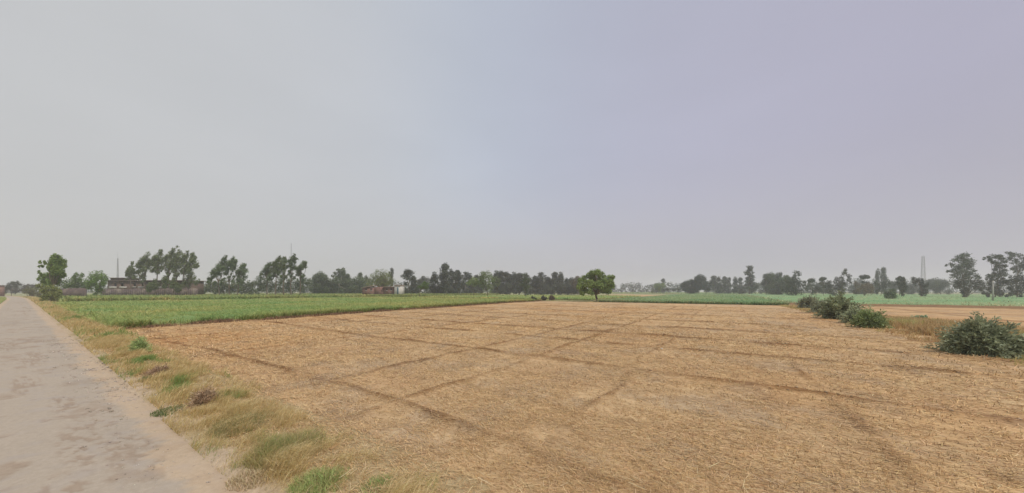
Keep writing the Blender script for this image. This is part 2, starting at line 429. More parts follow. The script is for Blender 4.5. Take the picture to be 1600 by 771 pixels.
# raked roughly along the harvest rows
th = np.where(rng.random(n) < .45, rng.normal(.15, .45, n), rng.random(n) * np.pi)
V, Fc, cc = straw_arrays(a, v, hz, ln, wd, rng.normal(0, .22, n), pal, th)
tag(build('fallen_straw', V, Fc, M['straw'], col=cc, rotz=ROT), 'short dry straw strewn over the harvested stubble field', 'straw', kind='stuff')
x, y, r = scatter(5200, 3.4, 18)
a, v = w2av(x, y)
cl = fbm(a * .9, v * .9, 3, 26)
keep = (v > 1.7) & (a < 8) & (rng.random(len(a)) < np.clip((cl - .38) * 4, .08, 1)); a, v, r = a[keep], v[keep], r[keep]; n = len(a)
hz, bd = field_h(a, v); hz = np.where(v < 3.4, np.maximum(verge_h(a, v), hz), hz) + .02 + .02 * rng.random(n)
V, Fc, cc = straw_arrays(a, v, hz, .10 + .16 * rng.random(n), .004 + .003 * rng.random(n), rng.normal(0, .10, n), mix_cols(n, [(.70, .54, .32), (.62, .45, .25), (.76, .61, .38)], [2, 2, 1]), np.where(rng.random(n) < .5, rng.normal(.1, .5, n), rng.random(n) * 3.14))
tag(build('long_straw', V, Fc, M['straw'], col=cc, rotz=ROT), 'long pale straws lying loose on the nearest part of the field', 'straw', kind='stuff')
# upright cut stalks
x, y, r = scatter(26000, 3.2, 22)
a, v = w2av(x, y)
v = np.round(v / .22) * .22 + rng.normal(0, .07, len(v))
keep = (v > 3.0) & (a > edge_a(v)) & (a < 8.6) & (v < 70)
a, v, r = a[keep], v[keep], r[keep]; n = len(a); hz, bd = field_h(a, v)
V, Fc, cc = blade_arrays(a, v, hz - .005, (.03 + .05 * rng.random(n)) * np.clip(r / 14, 1, 1.6), .006 * np.clip(r / 5, 1, 5), .5 * rng.random(n), mix_cols(n, STRAW, [3, 3, 2, 1, 1, 1]) * .9)
tag(build('cut_stalks', V, Fc, M['straw'], col=cc, rotz=ROT), 'short upright stalks left standing in the harvested field', 'stubble', kind='stuff')
# clods of turned earth along the bunds
x, y, r = scatter(150000, 3.2, 45)
a, v = w2av(x, y)
hz, bd = field_h(a, v)
keep = (v > 3.4) & (a > edge_a(v)) & (a < 8.8) & (v < 60) & (rng.random(len(a)) < np.clip(bd, .01, 1) ** 1.5 * .16)
a, v, hz, r = a[keep], v[keep], hz[keep], r[keep]; n = len(a)
OV = np.array([(1,0,0),(-1,0,0),(0,1,0),(0,-1,0),(0,0,1),(0,0,-1)], float); OF = np.array([(0,2,4),(2,1,4),(1,3,4),(3,0,4),(2,0,5),(1,2,5),(3,1,5),(0,3,5)])
sz = (.008 + .020 * rng.random(n) ** 3) * np.clip(r / 8, 1, 2.2)
V = (OV[None] * (1 + .5 * (rng.random((n, 6, 1)) - .5)) * sz[:, None, None] * np.array([1.3, 1.1, .7]) + np.stack([a, v, hz + sz * .2], -1)[:, None]).reshape(-1, 3)
cl = mix_cols(n, [(.40, .28, .17), (.46, .33, .20), (.33, .23, .14)], [2, 2, 1])
tag(build('earth_clods', V, (OF[None] + np.arange(n)[:, None, None] * 6).reshape(-1, 3), M['straw'], col=np.repeat(cl, 6, 0), rotz=ROT), 'small dry earth clods crumbled along the low field bunds', 'clods', kind='stuff')

# grit and small stones along the dusty road edge
n = 7000
a = 4 - 34 * rng.random(n) ** 1.6; v = 1.25 + rng.normal(0, .34, n) + .25 * (fbm(a * .7, a * 0, 3, 61) - .5)
keep = (v > -1.6) & (v < 2.4) & (rng.random(n) < np.clip((fbm(a * 1.4, v * 2, 3, 62) - .32) * 4, .1, 1)); a, v = a[keep], v[keep]; n = len(a)
sz = .004 + .016 * rng.random(n) ** 4; sz *= np.clip(np.abs(a) / 8, .8, 2)
V = (OV[None] * (1 + .5 * (rng.random((n, 6, 1)) - .5)) * sz[:, None, None] * np.array([1.2, 1.0, .6]) + np.stack([a, v, np.where(v < 1.5, .055 - .035 * (v / 1.9) ** 2, .05) + sz * .1], -1)[:, None]).reshape(-1, 3)
cl = mix_cols(n, [(.48, .40, .31), (.42, .36, .29), (.56, .49, .40), (.33, .27, .21)], [2, 2, 1, 1])
tag(build('road_grit', V, (OF[None] + np.arange(n)[:, None, None] * 6).reshape(-1, 3), M['straw'], col=np.repeat(cl, 6, 0), rotz=ROT), 'small stones and grit along the dusty edge of the road', 'gravel', kind='stuff')
# verge grass
DRY = [(.74, .60, .31), (.66, .53, .26), (.54, .42, .21), (.84, .71, .42)]
OLIVE = [(.52, .46, .19), (.60, .50, .22), (.44, .42, .16)]
GREEN = [(.26, .38, .12), (.32, .44, .15), (.38, .46, .18)]
def verge_grass(n, alo, ahi, vlo, vhi, hmul, wmul, dens=1.0, pwr=1.0):
    a = ahi - (ahi - alo) * rng.random(n) ** pwr
    v = vlo + (vhi - vlo) * np.clip(.5 + .24 * rng.normal(0, 1, n), 0, 1)
    cl = fbm(a * 1.6, v * 2.2, 3, 70)
    keep = rng.random(n) < np.clip((cl - .30) * 2.6, .12, .75) * dens
    a, v, cl = a[keep], v[keep], cl[keep]; n = len(a)
    gr = fbm(a * .75, v * 1.0, 3, 71) + rng.normal(0, .04, n)
    c = np.where((gr > .66)[:, None], mix_cols(n, GREEN, [2, 2, 1]), np.where((gr > .60)[:, None], mix_cols(n, OLIVE, [2, 2, 1]), mix_cols(n, DRY, [3, 3, 2, 2])))
    h = (.06 + .20 * rng.random(n) ** 1.3) * (.5 + 1.3 * np.clip(cl - .3, 0, 1) * 2) * hmul
    bend = np.where(a < -170, ((-a - 170) / 100.) ** 2 * -3.0, 0)
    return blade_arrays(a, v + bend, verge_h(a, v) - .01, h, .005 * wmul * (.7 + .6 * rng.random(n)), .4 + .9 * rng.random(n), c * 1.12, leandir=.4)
parts = [verge_grass(42000, -5, 0, 1.5, 2.75, .85, .9), verge_grass(46000, -9, -5, 1.5, 2.95, .85, .9), verge_grass(80000, -26, -9, 1.6, 3.3, .95, 1.7), verge_grass(42000, -75, -26, 1.75, 3.45, 1.3, 4.5), verge_grass(26000, -230, -75, 1.8, 4.0, 2.0, 11.0)]
def cat(parts):
    o = 0; VV = []; FF = []; CC = []
    for V, Fc, cc in parts: VV.append(V); FF.append(Fc + o); CC.append(cc); o += len(V)
    return np.concatenate(VV), np.concatenate(FF), np.concatenate(CC)
V, Fc, cc = cat(parts)
tag(build('verge_grass', V, Fc, M['grass'], col=cc, rotz=ROT), 'dry tan and olive grass growing between road and stubble field', 'grass', kind='stuff')
# grass left of the road
n = 26000
a = -30 - 200 * rng.random(n); v = -2.0 - 6.5 * rng.random(n) ** 1.2
bend = np.where(a < -170, ((-a - 170) / 100.) ** 2 * -3.0, 0)
V, Fc, cc = blade_arrays(a, v + bend, .02 + 0 * a, .25 + .35 * rng.random(n), .05 + 0 * a, .6 * rng.random(n), mix_cols(n, OLIVE + GREEN, [2, 3, 1, 2, 3, 3]))
tag(build('roadside_grass', V, Fc, M['grass'], col=cc, rotz=ROT), 'yellow green grass along the left edge of the road', 'grass', kind='stuff')

# dry reddish weeds along the crop edge and the bund right of the stubble
REDW = [(.24, .14, .09), (.30, .19, .11), (.38, .27, .15), (.18, .11, .08)]
n = 26000
v = 3.0 + 68 * rng.random(n) ** .9; a = edge_a(v) - .25 + rng.normal(0, .38, n)
cl = fbm(v * .6, a * .6, 3, 80)
keep = rng.random(n) < np.clip((cl - .36) * 5, .12, 1); a, v, cl = a[keep], v[keep], cl[keep]; n = len(a)
V, Fc, cc = blade_arrays(a, v, 0 * a, .07 + .26 * rng.random(n) * cl * 1.6, .03 + .001 * v, .7 * rng.random(n), mix_cols(n, REDW, [3, 3, 2, 1]))
tag(build('dry_weeds', V, Fc, M['grass'], col=cc, rotz=ROT), 'reddish brown dry weeds along the near edge of the green crop', 'weeds', kind='stuff')
n = 130000
v = 12 + 60 * rng.random(n) ** 1.2; wdt = 1.0 + 1.3 * np.exp(-((v - 33) / 11) ** 2); a = 9.1 + wdt * (1 + rng.normal(0, .75, n)) + .6 * (vnoise(v * .3, v * 0, 81) - .5)
cl = fbm(a * .7, v * .5, 3, 82)
keep = (rng.random(n) < np.clip((cl - .36) * 5, .05, 1)) & (a > 7.9); a, v, cl = a[keep], v[keep], cl[keep]; n = len(a)
tall = np.exp(-((v - 31) / 10) ** 2) * (a > 9.4)
c = np.where((fbm(a * .5, v * .4, 3, 83) > .57)[:, None], mix_cols(n, OLIVE, [2, 2, 1]), mix_cols(n, [(.52, .36, .17), (.60, .43, .21), (.44, .29, .14), (.64, .49, .25)], [3, 3, 2, 2]))
V, Fc, cc = blade_arrays(a, v, 0 * a, (.10 + .28 * rng.random(n)) * (.7 + 1.3 * tall), .012 + .0009 * v, .8 * rng.random(n), c)
tag(build('bund_grass', V, Fc, M['grass'], col=cc, rotz=ROT), 'brown and olive dry grass on the bund among the grey green shrubs', 'grass', kind='stuff')
# strip of grass under the shrubs (green-ish)
# dark bank at the far side of the second stubble field
sb = np.linspace(9, 170, 260); tb = np.linspace(-1, 1, 9)
A, T = np.meshgrid(sb, tb, indexing='ij')
Hb = .42 * np.exp(-(T * 1.5) ** 2) * (.7 + .6 * fbm(A * .25, T, 3, 84)) - .03
V = np.stack([A, 76.3 + T * .8 + (vnoise(A * .05, A * 0, 85) - .5) * 2, Hb], -1).reshape(-1, 3)
tag(build('field_bank', V, gridfaces(len(sb), len(tb)), M['verge'], col=np.ones((len(V), 3)) * np.array([.58, .47, .42]), rotz=ROT, smooth=True), kind='structure')

# ------------------------------------------------------------------ green crops: a bumpy leaf canopy with blades standing out of it
def crop(name, label, alo, ahi, vlo, vhi, h, nblade, tint, bl, bw, alo_f=None, res=.55, gmul=1.0, near=None, pal=None, ahi_f=None):
    na = int(min(420, (ahi - alo) / res)) + 2; nv = int(min(420, (vhi - vlo) / res)) + 2
    aa = np.linspace(0, 1, na); vv = np.linspace(0, 1, nv)
    Ta, Vv = np.meshgrid(aa, vlo + (vhi - vlo) * vv, indexing='ij')
    up = ahi_f(Vv) if ahi_f is not None else ahi + 0 * Vv
    A = alo + (up - alo) * Ta
    ed = np.minimum(np.minimum(Ta, 1 - Ta) * (ahi - alo), np.minimum(Vv - vlo, vhi - Vv))
    H = h * (.45 + .4 * fbm(A * 1.1, Vv * 1.1, 3, 90)) * np.clip(ed / .7, 0, 1) + .03
    t = fbm(A * .12, Vv * .12, 4, 91)[..., None]; t2 = fbm(A * .9, Vv * .9, 3, 92)[..., None]
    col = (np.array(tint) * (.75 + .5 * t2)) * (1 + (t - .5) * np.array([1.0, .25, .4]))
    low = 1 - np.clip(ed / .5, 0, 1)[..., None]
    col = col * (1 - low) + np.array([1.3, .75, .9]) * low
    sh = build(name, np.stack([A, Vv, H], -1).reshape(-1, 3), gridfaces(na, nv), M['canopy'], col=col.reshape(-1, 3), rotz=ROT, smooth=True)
    tag(sh, label, 'crop', kind='stuff')
    n = nblade
    a = rng.random(n); v = rng.random(n)
    # more of them where the camera is near
    v = vlo + (vhi - vlo) * v
    up = ahi_f(v) if ahi_f is not None else ahi + 0 * v
    a = up - (up - alo) * a ** 1.9 if near is None else near(a, v)
    if near is None and vlo > 40: v = vlo + (vhi - vlo) * rng.random(n) ** 1.8; up = ahi_f(v) if ahi_f is not None else ahi; a = alo + (up - alo) * rng.random(n)
    x, y = av2w(a, v)
    dist = np.hypot(x, y)
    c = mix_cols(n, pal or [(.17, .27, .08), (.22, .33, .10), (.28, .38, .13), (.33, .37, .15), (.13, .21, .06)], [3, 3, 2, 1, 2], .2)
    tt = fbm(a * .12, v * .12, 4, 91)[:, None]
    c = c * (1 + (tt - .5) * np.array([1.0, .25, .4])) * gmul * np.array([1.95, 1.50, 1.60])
    if name == 'green_crop':
        gap = (fbm(a * .55, v * .55, 4, 99) + np.clip((a - up + 4) / 4, 0, 1) * -.07 + rng.normal(0, .05, n)) > .27
        a, v, c, dist = a[gap], v[gap], c[gap], dist[gap]; n = len(a)
    hh = h * (.65 + .6 * rng.random(n)) * (.8 + .4 * fbm(a * .5, v * .5, 2, 93))
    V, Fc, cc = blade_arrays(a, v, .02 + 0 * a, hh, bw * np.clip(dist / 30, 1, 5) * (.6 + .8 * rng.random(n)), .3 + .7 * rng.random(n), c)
    o = build(bl, V, Fc, M['grass'], sh, col=cc)
    o['kind'] = 'stuff'
    return sh
crop('green_crop', 'bright green young crop filling the field left of the stubble', -104, -33, 3.15, 71.5, .60, 260000, (1.05, 1.05, .95), 'crop_blades', .035, ahi_f=lambda v: edge_a(v) - .35 + .9 * (fbm(v * .7, v * 0, 3, 98) - .5), gmul=.92)
crop('tall_green_crop', 'darker taller green crop in the strip behind the bright crop', -230, -106.5, 5.2, 150, 1.25, 70000, (.85, .90, .85), 'crop_blades', .05, res=1.0, gmul=.8)
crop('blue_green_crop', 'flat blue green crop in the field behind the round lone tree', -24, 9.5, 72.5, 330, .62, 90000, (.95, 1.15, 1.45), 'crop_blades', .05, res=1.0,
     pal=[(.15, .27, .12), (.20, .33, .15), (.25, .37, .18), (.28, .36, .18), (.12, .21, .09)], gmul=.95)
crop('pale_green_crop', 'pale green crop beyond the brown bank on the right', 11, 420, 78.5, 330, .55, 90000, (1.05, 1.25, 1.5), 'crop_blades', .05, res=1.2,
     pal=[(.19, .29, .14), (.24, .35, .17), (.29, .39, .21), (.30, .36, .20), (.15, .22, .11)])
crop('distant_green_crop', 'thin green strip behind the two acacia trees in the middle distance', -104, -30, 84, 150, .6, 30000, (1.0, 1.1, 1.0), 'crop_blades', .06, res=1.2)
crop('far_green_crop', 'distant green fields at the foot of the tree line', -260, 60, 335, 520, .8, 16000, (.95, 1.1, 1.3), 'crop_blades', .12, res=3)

# straw-coloured open strips between the far fields
def strip(name, pts, colr, mat='verge', z=.0):
    bag = Bag()
    (a0, v0), (a1, v1) = pts
    na = 60; nv = 16
    A, Vv = np.meshgrid(np.linspace(a0, a1, na), np.linspace(v0, v1, nv), indexing='ij')
    H = z + .12 * fbm(A * .4, Vv * .4, 3, 95) 
    t = fbm(A * .15, Vv * .3, 3, 96)[..., None]
    tag(build(name, np.stack([A, Vv, H], -1).reshape(-1, 3), gridfaces(na, nv), M[mat], col=(np.array(colr) * (.75 + .5 * t)).reshape(-1, 3), rotz=ROT, smooth=True), kind='structure')
strip('fallow_strip', ((-104, 72), (-25, 83.5)), (.62, .72, .50), z=-.03)
strip('bare_field', ((-60, 152), (-26, 230)), (1.15, 1.0, .9), z=-.03)
strip('far_fallow_field', ((-29, 84), (-25, 150)), (.9, .85, .7), z=-.03)

# ------------------------------------------------------------------ leaves, trunks, trees
def leaf_cloud(cen, rad, per, size, base, aspect=2.0, var=.25, shell=.5, tuftdir=None):
    """cen (k,3), rad (k,3), leaves per clump, leaf length; many small leaf faces through each clump"""
    cen = np.asarray(cen, float); rad = np.asarray(rad, float); k = len(cen)
    per = np.broadcast_to(per, (k,)).astype(int)
    idx = np.repeat(np.arange(k), per); n = len(idx)
    u = rng.normal(size=(n, 3)); u /= np.linalg.norm(u, axis=1)[:, None]
    rr = shell + (1.05 - shell) * rng.random(n) ** .6
    rr *= 1 + .45 * rng.random(n) * (rng.random(n) < .22)
    P = cen[idx] + u * rad[idx] * rr[:, None]
    nrm = u + rng.normal(size=(n, 3)) * .65; nrm /= np.linalg.norm(nrm, axis=1)[:, None]
    t = np.cross(nrm, rng.normal(size=(n, 3)) if tuftdir is None else np.asarray(tuftdir) + rng.normal(size=(n, 3)) * .5)
    t /= np.linalg.norm(t, axis=1)[:, None] + 1e-9
    if tuftdir is not None: t = np.cross(nrm, t)
    b = np.cross(nrm, t)
    ln = size * (.6 + .8 * rng.random(n)); wd = ln / aspect
    V = np.stack([P - t * ln[:, None] / 2, P + b * wd[:, None] / 2, P + t * ln[:, None] / 2, P - b * wd[:, None] / 2], 1).reshape(-1, 3)
    Fc = np.arange(n * 4).reshape(-1, 4)
    clt = 1 + (rng.random((k, 1)) - .5) * var * 1.3
    c = np.array(base) * clt[idx] * (1 + (rng.random((n, 1)) - .5) * var * 2) * (1 + (rng.random((n, 3)) - .5) * .15)
    return V, Fc, np.repeat(c, 4, 0)
def limb(bag, p0, p1, r0, r1, sag=.1, n=5):
    p0 = np.array(p0, float); p1 = np.array(p1, float)
    t = np.linspace(0, 1, n)[:, None]
    q = p0 + (p1 - p0) * t
    q += np.sin(t * np.pi) * rng.normal(size=3) * sag * np.linalg.norm(p1 - p0) * .5
    bag.tube(q, r0 + (r1 - r0) * t[:, 0], 6)
    return q

def px_tree(name, label, cat, Y, base, blobs, base_col, leaf=.3, per=220, bark='bark', tr=.16, fork=None, group=None, aspect=2.0, shell=.45, depth=.55, limbs=9, cl=.9, squash=1.0, trunk='trunk', crown='crown', grow=1.22, tuftdir=None, sweep=0.0):
    base_col = tuple(np.array(base_col) * 1.55); per = per * 1.35
    """a tree standing at distance Y whose leaf clumps are given as (column, row, radius) of the photograph"""
    bx, by = base
    X0 = (bx - 800) / F * Y
    az = math.cos(math.atan2(abs(bx - 800), F))
    xs = np.array([b[0] for b in blobs], float); ys = np.array([b[1] for b in blobs], float); rs = np.array([b[2] for b in blobs], float)
    wid = (xs.max() - xs.min()) / F * Y * az + 1e-3
    dy = (rng.random(len(xs)) - .5) * wid * depth
    Yb = Y + dy
    cen = np.stack([(xs - 800) / F * Yb - X0, dy, EYE + (HY - ys) / F * Yb], -1)
    rw = rs / F * Y * grow
    rad = np.stack([rw * az, rw * az, rw * cl * squash], -1)
    z0 = 0.0
    o = thing(name, label, cat, (X0, Y, z0), group=group)
    # split big blobs in smaller clumps so that the outline is uneven
    C2, R2 = [], []
    for c, r_ in zip(cen, rad):
        C2.append(c); R2.append(r_ * .90)
        for _ in range(6):
            u = rng.normal(size=3); u /= np.linalg.norm(u)
            q = c + u * r_ * (.75 if not sweep else .5) + np.array([.62, 0, .78]) * r_ * sweep * rng.normal()
            if q[2] > r_[2] * .3 or True:
                C2.append(q); R2.append(r_ * (.38 + .28 * rng.random()))
    C2 = np.array(C2); R2 = np.array(R2)
    wgt = (R2[:, 0] * R2[:, 2]); cnt = np.maximum(12, per * len(blobs) * wgt / wgt.sum()).astype(int)
    V, Fc, cc = leaf_cloud(C2, R2, cnt, leaf, base_col, aspect, shell=shell, tuftdir=tuftdir)
    V[:, 2] = np.maximum(V[:, 2], .02)
    build(crown, V, Fc, M['leaf'], o, col=cc)
    bag = Bag()
    top = cen[np.argmax(cen[:, 2])]
    mid = cen.mean(0)
    fk = np.array([mid[0] * .5, mid[1] * .4, max(.25, (cen[:, 2] - rad[:, 2]).min() * .8 + .2 * mid[2])]) if fork is None else np.array([(fork[0] - 800) / F * Y - X0, 0, EYE + (HY - fork[1]) / F * Y])
    q = limb(bag, (0, 0, -.08), fk, tr, tr * .7, .06, 6)
    order = np.argsort(-rad[:, 0])[:limbs]
    for k in order:
        limb(bag, fk, cen[k] + np.array([0, 0, rad[k][2] * .3]), tr * .5, tr * .12, .15, 5)
    bag.make(trunk, M[bark], o, smooth=True)
    return o

# the lone tree in the middle
def Z(x, y, ox, oy, s): return ox + x / s, oy + y / s
S5 = 11.01
lone = [(510,185,52),(600,190,52),(440,225,46),(680,225,46),(770,290,52),(830,260,42),(360,280,46),(500,270,60),(600,290,60),(700,330,62),(800,350,56),(300,310,36),(400,370,58),(310,400,44),(270,430,32),(480,390,60),(580,400,60),(660,440,52),(760,440,56),(820,420,42),(350,470,50),(430,500,48),(320,520,36),(520,500,40),(750,500,42),(800,500,34),(620,470,44),(500,540,26),(340,550,22),(680,490,40)]
px_tree('round_tree', 'round leafy green tree standing alone on the far edge of the stubble field', 'tree', 78.8, (880 + 600 / S5, 471.2),
        [(880 + x / S5, 410 + y / S5, r_ / S5 * 1.02) for x, y, r_ in lone], (.148, .200, .058), leaf=.30, per=560, tr=.30, fork=(880 + 560 / S5, 410 + 560 / S5), limbs=14, shell=.55, depth=.8)

def stem_shrub(name, label, cat, px, by, halfw, top, col, nst=120, nlf=60, leaf=.13, aspect=3.2, group=None, pale=.18, Y=None, lo=.25, stem_r=.008, flat=.0):
    """many stems fanning out of one root, each carrying leaves along its outer part"""
    Y = Y or EYE * F / (by - HY); X0 = (px - 800) / F * Y
    caz = math.cos(math.atan2(abs(px - 800), F))
    rh = halfw / F * Y * caz; H_ = EYE + (HY - top) / F * Y
    o = thing(name, label, cat, (X0, Y, .0), group=group)
    th = rng.random(nst) * 2 * np.pi; el = np.arccos(1 - rng.random(nst) * (1 - lo * .0)) * 1.0
    lob = 1 + .20 * np.sin(th * 3 + rng.random() * 6 + el * 3) + .16 * np.sin(th * 5 + rng.random() * 6 - el * 4); nlf = int(nlf * .85); col = tuple(np.array(col) * 1.3); pale = pale + .12
    R_ = (.45 + .55 * rng.random(nst) ** .6) * lob * (1 + .25 * (rng.random(nst) < .12))
    ex = np.sin(el) * np.cos(th) * rh * R_; ey = np.sin(el) * np.sin(th) * rh * R_; ez = np.cos(el) * H_ * (.60 + .42 * rng.random(nst)) * lob ** .6 + .06
    E = np.stack([ex, ey, ez], -1); B0 = np.stack([ex * .10, ey * .10, 0 * ex], -1)
    Md = B0 * .4 + E * .45 + np.stack([0 * ex, 0 * ex, .22 * H_ * np.ones(nst)], -1)
    bag = Bag()
    for k in range(nst):
        q = np.stack([B0[k], Md[k], E[k]]); bag.tube(q, [stem_r, stem_r * .7, stem_r * .3], 3)
    bag.make('stems', M['bark'], o)
    idx = np.repeat(np.arange(nst), nlf); n = len(idx)
    t = (lo + (1.03 - lo) * rng.random(n) ** .75)[:, None]
    P = (1 - t) ** 2 * B0[idx] + 2 * t * (1 - t) * Md[idx] + t * t * E[idx]
    T = 2 * (1 - t) * (Md[idx] - B0[idx]) + 2 * t * (E[idx] - Md[idx]); T /= np.linalg.norm(T, axis=1)[:, None] + 1e-9
    dirn = T + rng.normal(size=(n, 3)) * .65; dirn /= np.linalg.norm(dirn, axis=1)[:, None]
    sd = np.cross(dirn, rng.normal(size=(n, 3))); sd /= np.linalg.norm(sd, axis=1)[:, None] + 1e-9
    ln = leaf * (.6 + .8 * rng.random(n)); P = P + rng.normal(size=(n, 3)) * leaf * .45
    P[:, 2] = np.maximum(P[:, 2], .03)
    Q = P + dirn * ln[:, None]; Q[:, 2] = np.maximum(Q[:, 2], .01); m_ = (P + Q) / 2
    w = (ln / aspect / 2)[:, None]
    V = np.stack([P, m_ + sd * w, Q, m_ - sd * w], 1).reshape(-1, 3)
    c = np.array(col) * (1 + (rng.random((nst, 1))[idx] - .5) * .5) * (1 + (rng.random((n, 1)) - .5) * .5)
    pl = rng.random(n) < pale; c[pl] = c[pl] * 1.2 + np.array([.12, .13, .10])
    build('leaves', V, np.arange(n * 4).reshape(-1, 4), M['leaf'], o, col=np.repeat(c, 4, 0))
    return o
# shrubs on the bund at the right
GREY = (.155, .175, .11)
G_ = 'shrubs along the field bund'
stem_shrub('spreading_shrub', 'largest grey green spreading shrub at the right edge of the stubble field', 'shrub', 1533, 565, 68, 500, (.20, .225, .135), 300, 80, .145, 3.4, Y=12.6)
stem_shrub('low_shrub', 'low green shrub, nearest of the cluster behind the largest shrub', 'shrub', 1360, 513, 29, 485, (.16, .21, .075), 170, 42, .15, 2.8, group=G_)
stem_shrub('low_shrub', 'small pale shrub tucked between two larger shrubs on the bund', 'shrub', 1337, 506, 21, 480, (.23, .26, .155), 110, 40, .16, 2.8, group=G_, pale=.35)
stem_shrub('broad_shrub', 'broad domed grey green shrub in the middle of the bund row', 'shrub', 1311, 499, 34, 461, (.165, .19, .10), 230, 60, .20, 2.8, group=G_)
stem_shrub('low_shrub', 'grey green shrub just left of the broad domed shrub', 'shrub', 1285, 490, 20, 467, (.19, .21, .13), 130, 40, .22, 2.8, group=G_)
stem_shrub('low_shrub', 'small grey shrub at the far left end of the bund row', 'shrub', 1263, 483, 16, 463, (.185, .20, .13), 110, 36, .26, 2.8, group=G_)
px_tree('seedling_plant', 'pale green low plant in the dry grass left of the largest shrub', 'plant', 27, (1436, 501), [(1425,498,4),(1432,497,4),(1440,499,4),(1446,497,3.5)], (.20, .27, .16), leaf=.12, per=160, tr=.012, limbs=4, trunk='stems', crown='foliage')
px_tree('seedling_plant', 'tiny pale green plant alone in the brown dry grass', 'plant', 24, (1463, 507), [(1461,503,3),(1466,503,3)], (.18, .25, .14), leaf=.10, per=140, tr=.012, limbs=2, trunk='stems', crown='foliage')

# verge plants
stem_shrub('bushy_plant', 'pale green bushy plant standing alone on the verge beside the stubble', 'plant', 218, 557, 17, 526, (.24, .30, .11), 110, 45, .075, 4, Y=12.3, pale=.3, stem_r=.004)
stem_shrub('dry_bush', 'brown dried bush on the verge with green at its left foot', 'bush', 250, 596, 20, 576, (.30, .20, .13), 110, 30, .07, 5, Y=9.3, stem_r=.004)
stem_shrub('dry_bush', 'larger brown dried bush on the verge nearer the camera', 'bush', 319, 645, 25, 612, (.32, .22, .14), 150, 34, .06, 5, Y=6.9, stem_r=.0035)
def weed(name, label, px, py, n, r, h, pal, w=.008):
    X, Y = gp(px, py)
    o = thing(name, label, 'weed', (X, Y, .03))
    rr = r * np.sqrt(rng.random(n)); th = rng.random(n) * 6.283
    V, Fc, cc = blade_arrays(rr * np.cos(th), rr * np.sin(th), 0 * rr, h * (.4 + .8 * rng.random(n)) * (1.15 - .6 * rr / r), w + 0 * rr, .2 + .8 * rng.random(n), mix_cols(n, pal, [1] * len(pal)))
    build('blades', V, Fc, M['grass'], o, col=cc)
    return o
weed('green_weed', 'bright green weed clump at the bottom of the verge', 503, 764, 2400, .36, .20, [(.36, .44, .15), (.44, .50, .20), (.52, .50, .22), (.28, .38, .12)], .007)
weed('green_weed', 'smaller yellow green weed clump right of the bright clump at the bottom', 592, 772, 1500, .26, .17, GREEN + [(.34, .36, .13)], .007)
weed('green_weed', 'dark green low weed patch beside the road edge', 272, 645, 900, .34, .10, [(.13, .19, .06), (.20, .24, .09)], .008)
weed('green_weed', 'small dark weed at the left foot of the brown bush', 232, 597, 500, .20, .16, [(.11, .16, .06), (.15, .20, .08)], .01)
weed('golden_grass', 'golden leaning grass tuft on the near verge', 452, 715, 2600, .50, .36, [(.46, .38, .16), (.38, .35, .14), (.52, .42, .22)], .006)
weed('golden_grass', 'olive grass tuft behind the golden tuft on the verge', 384, 672, 2200, .50, .28, [(.30, .28, .12), (.38, .33, .15), (.26, .27, .10)], .006)
weed('straw_tuft', 'bleached straw tuft spilling onto the road edge', 395, 752, 900, .28, .12, [(.66, .54, .35), (.58, .46, .28)], .008)

# small dark bushes at the far edge of the field
for k, (px, py, r_, lb) in enumerate([(834, 470, 2.9, 'leftmost small dark bush on the field edge left of the lone tree'), (850, 469, 2.6, 'middle small dark bush on the field edge left of the lone tree'), (862, 468.5, 3.2, 'brownish small bush nearest the lone tree on the field edge')]):
    Y = EYE * F / (py + 1 - HY)
    px_tree('field_bush', lb, 'bush', Y, (px, py), [(px - 1, py - 3, r_), (px + 1.5, py - 2.5, r_ * .8), (px, py - 1, r_)], [(.06, .07, .045), (.065, .07, .05), (.12, .09, .06)][k], leaf=.3, per=200, tr=.04, limbs=3, trunk='stems', crown='foliage', group='small bushes on the field edge')
for k, px in enumerate((1036, 1042, 1052, 1059)):
    px_tree('far_bush', '%s small dark bush in the short row beyond the blue green crop' % ['leftmost', 'second', 'third', 'rightmost'][k], 'bush', 250, (px, 460), [(px, 452.5, 2.4), (px + 2, 453, 2)], (.05, .06, .04), leaf=.5, per=140, tr=.05, limbs=2, trunk='stems', crown='foliage', group='small bushes beyond the crop')

# trees left, beside the road
zl = lambda L_, ox, oy, s, m=1.0: [(ox + x / s, oy + y / s, r_ / s * m) for x, y, r_ in L_]
t1 = [(330,150,34),(300,190,44),(370,190,44),(410,210,34),(340,240,54),(280,240,44),(400,260,44),(430,250,22),(330,300,54),(260,280,28),(380,310,40),(210,215,20),(160,210,16),(150,258,12),(180,255,16),(150,320,18),(190,340,26),(300,360,54),(240,370,44),(360,370,44),(420,355,26),(170,400,34),(200,440,40),(270,430,56),(340,430,50)]
px_tree('roadside_tree', 'tall irregular bushy tree beside the far end of the road', 'tree', 76, (85, 470), zl(t1, 40, 380, 7.01), (.125, .175, .045), leaf=.32, per=300, tr=.22, fork=(84, 448), limbs=16, shell=.35, depth=.7)
px_tree('roadside_bush', 'olive bush at the foot of the tall roadside tree', 'bush', 68, (80, 473), zl([(200,510,40),(260,510,46),(320,520,46),(360,560,40),(220,570,44),(280,580,46),(190,610,36),(250,620,44),(330,600,36),(150,480,36)], 40, 380, 7.01), (.14, .155, .05), leaf=.28, per=260, tr=.08, trunk='stems', crown='foliage')
px_tree('roadside_bush', 'low olive bushes where the road meets the horizon', 'bush', 120, (52, 463), [(40,456,4),(46,454,4.5),(53,455,5),(60,458,5),(50,460,4),(60,463,4)], (.12, .12, .055), leaf=.4, per=200, tr=.08, trunk='stems', crown='foliage')
